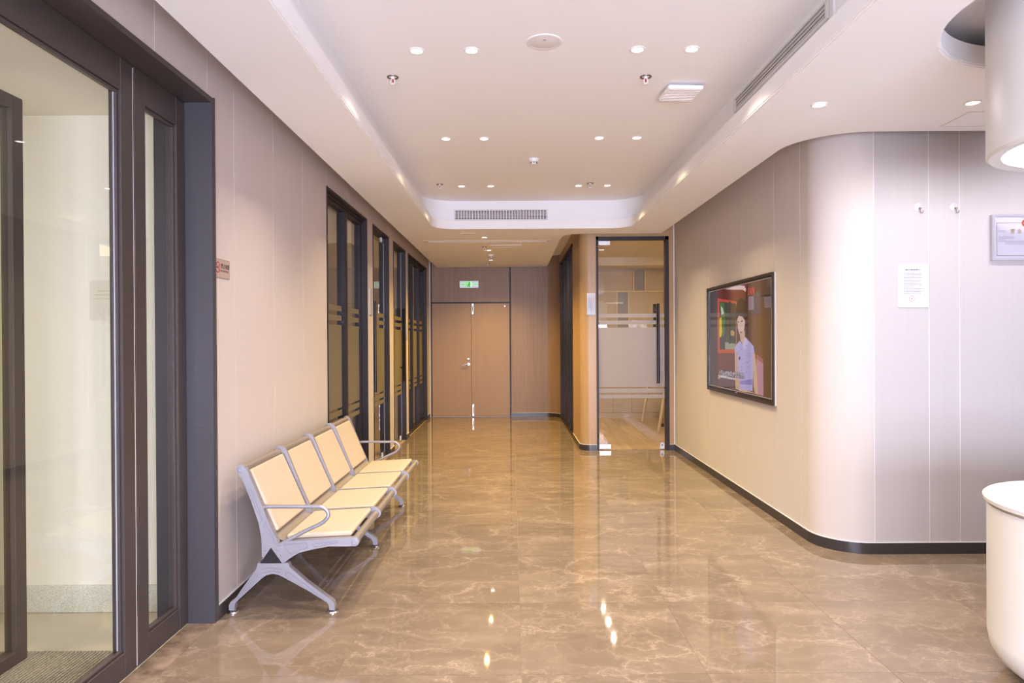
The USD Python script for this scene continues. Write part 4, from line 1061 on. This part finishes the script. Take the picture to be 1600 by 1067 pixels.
part(t, 'glazing', box(CX0 + .017, CX1 - .017, YF - .0215, YF - .0205, CZ0 + .012, CZ1 - .012), 'acrylic')

t = thing('vestibule_notice', 'faint cream paper notice on the vestibule wall beyond the sliding glass', 'notice', (-2.16, 3.66, 1.67))
rng = random.Random(21)
nx0, nz0 = -2.262, 1.562
part(t, 'sheet', box(nx0, nx0 + .20, 3.6575, 3.6598, nz0, nz0 + .215), 'cream_paper')
print_on(t, 'paper_face', [(rect(.001, .001, .199, .214), (228, 220, 200)), (Point(.115, .190).buffer(.007), (176, 172, 148)), lines_of_print(.045, .155, .14, 1, .02, .006, rng, (206, 200, 172)), lines_of_print(.022, .135, .16, 2, .021, .006, rng, (206, 200, 172))], (nx0, 3.6574, nz0), (1, 0, 0), (0, 0, 1), 'print', .0001)

# ------------------------------------------------------------------ meeting room furniture
t = thing('meeting_table', 'pale wood table on splayed round legs behind the glass door', 'table', (2.7, 11.2, 0))
part(t, 'table_top', box(2.28, 3.6, 10.3, 11.9, .72, .745, .004), 'white_lacquer')
for (ax, ay), (bx, by) in (((2.36, 10.45), (2.10 + .12, 10.40)), ((2.36, 11.75), (2.10 + .15, 11.85)), ((3.45, 10.45), (3.55, 10.35)), ((3.45, 11.75), (3.55, 11.85))):
    part(t, 'leg', tube([(ax, ay, .72), (bx, by, .0)], [.030, .020], 16), 'table_leg')
t = thing('office_chair', 'dark office chair on castors under the meeting table', 'chair', (2.85, 11.0, 0))
ccx, ccy = 2.72, 11.15
part(t, 'seat', round_box(ccx - .24, ccx + .24, ccy - .24, ccy + .24, .44, .50, .028), 'black_plastic', smooth=40)
part(t, 'backrest', round_box(ccx + .20, ccx + .26, ccy - .22, ccy + .22, .56, .71, .028), 'black_plastic', smooth=40)
part(t, 'back_support', box(ccx + .20, ccx + .23, ccy - .03, ccy + .03, .47, .60), 'black_plastic')
part(t, 'column', disc((ccx, ccy, .10), .025, .35), 'steel')
for k in range(5):
    a = math.radians(72 * k + 180)
    ex, ey = ccx + .27 * math.cos(a), ccy + .27 * math.sin(a)
    ar = part(t, 'base_arm', tube([(ccx, ccy, .11), (ex, ey, .075)], [.022, .014], 10), 'steel')
    part(ar, 'castor', turn(disc((0, 0, -.012), .028, .024, 18), [1, 0, 0], 90, (0, 0, 0)).apply_translation((ex, ey, .0285)), 'black_plastic')
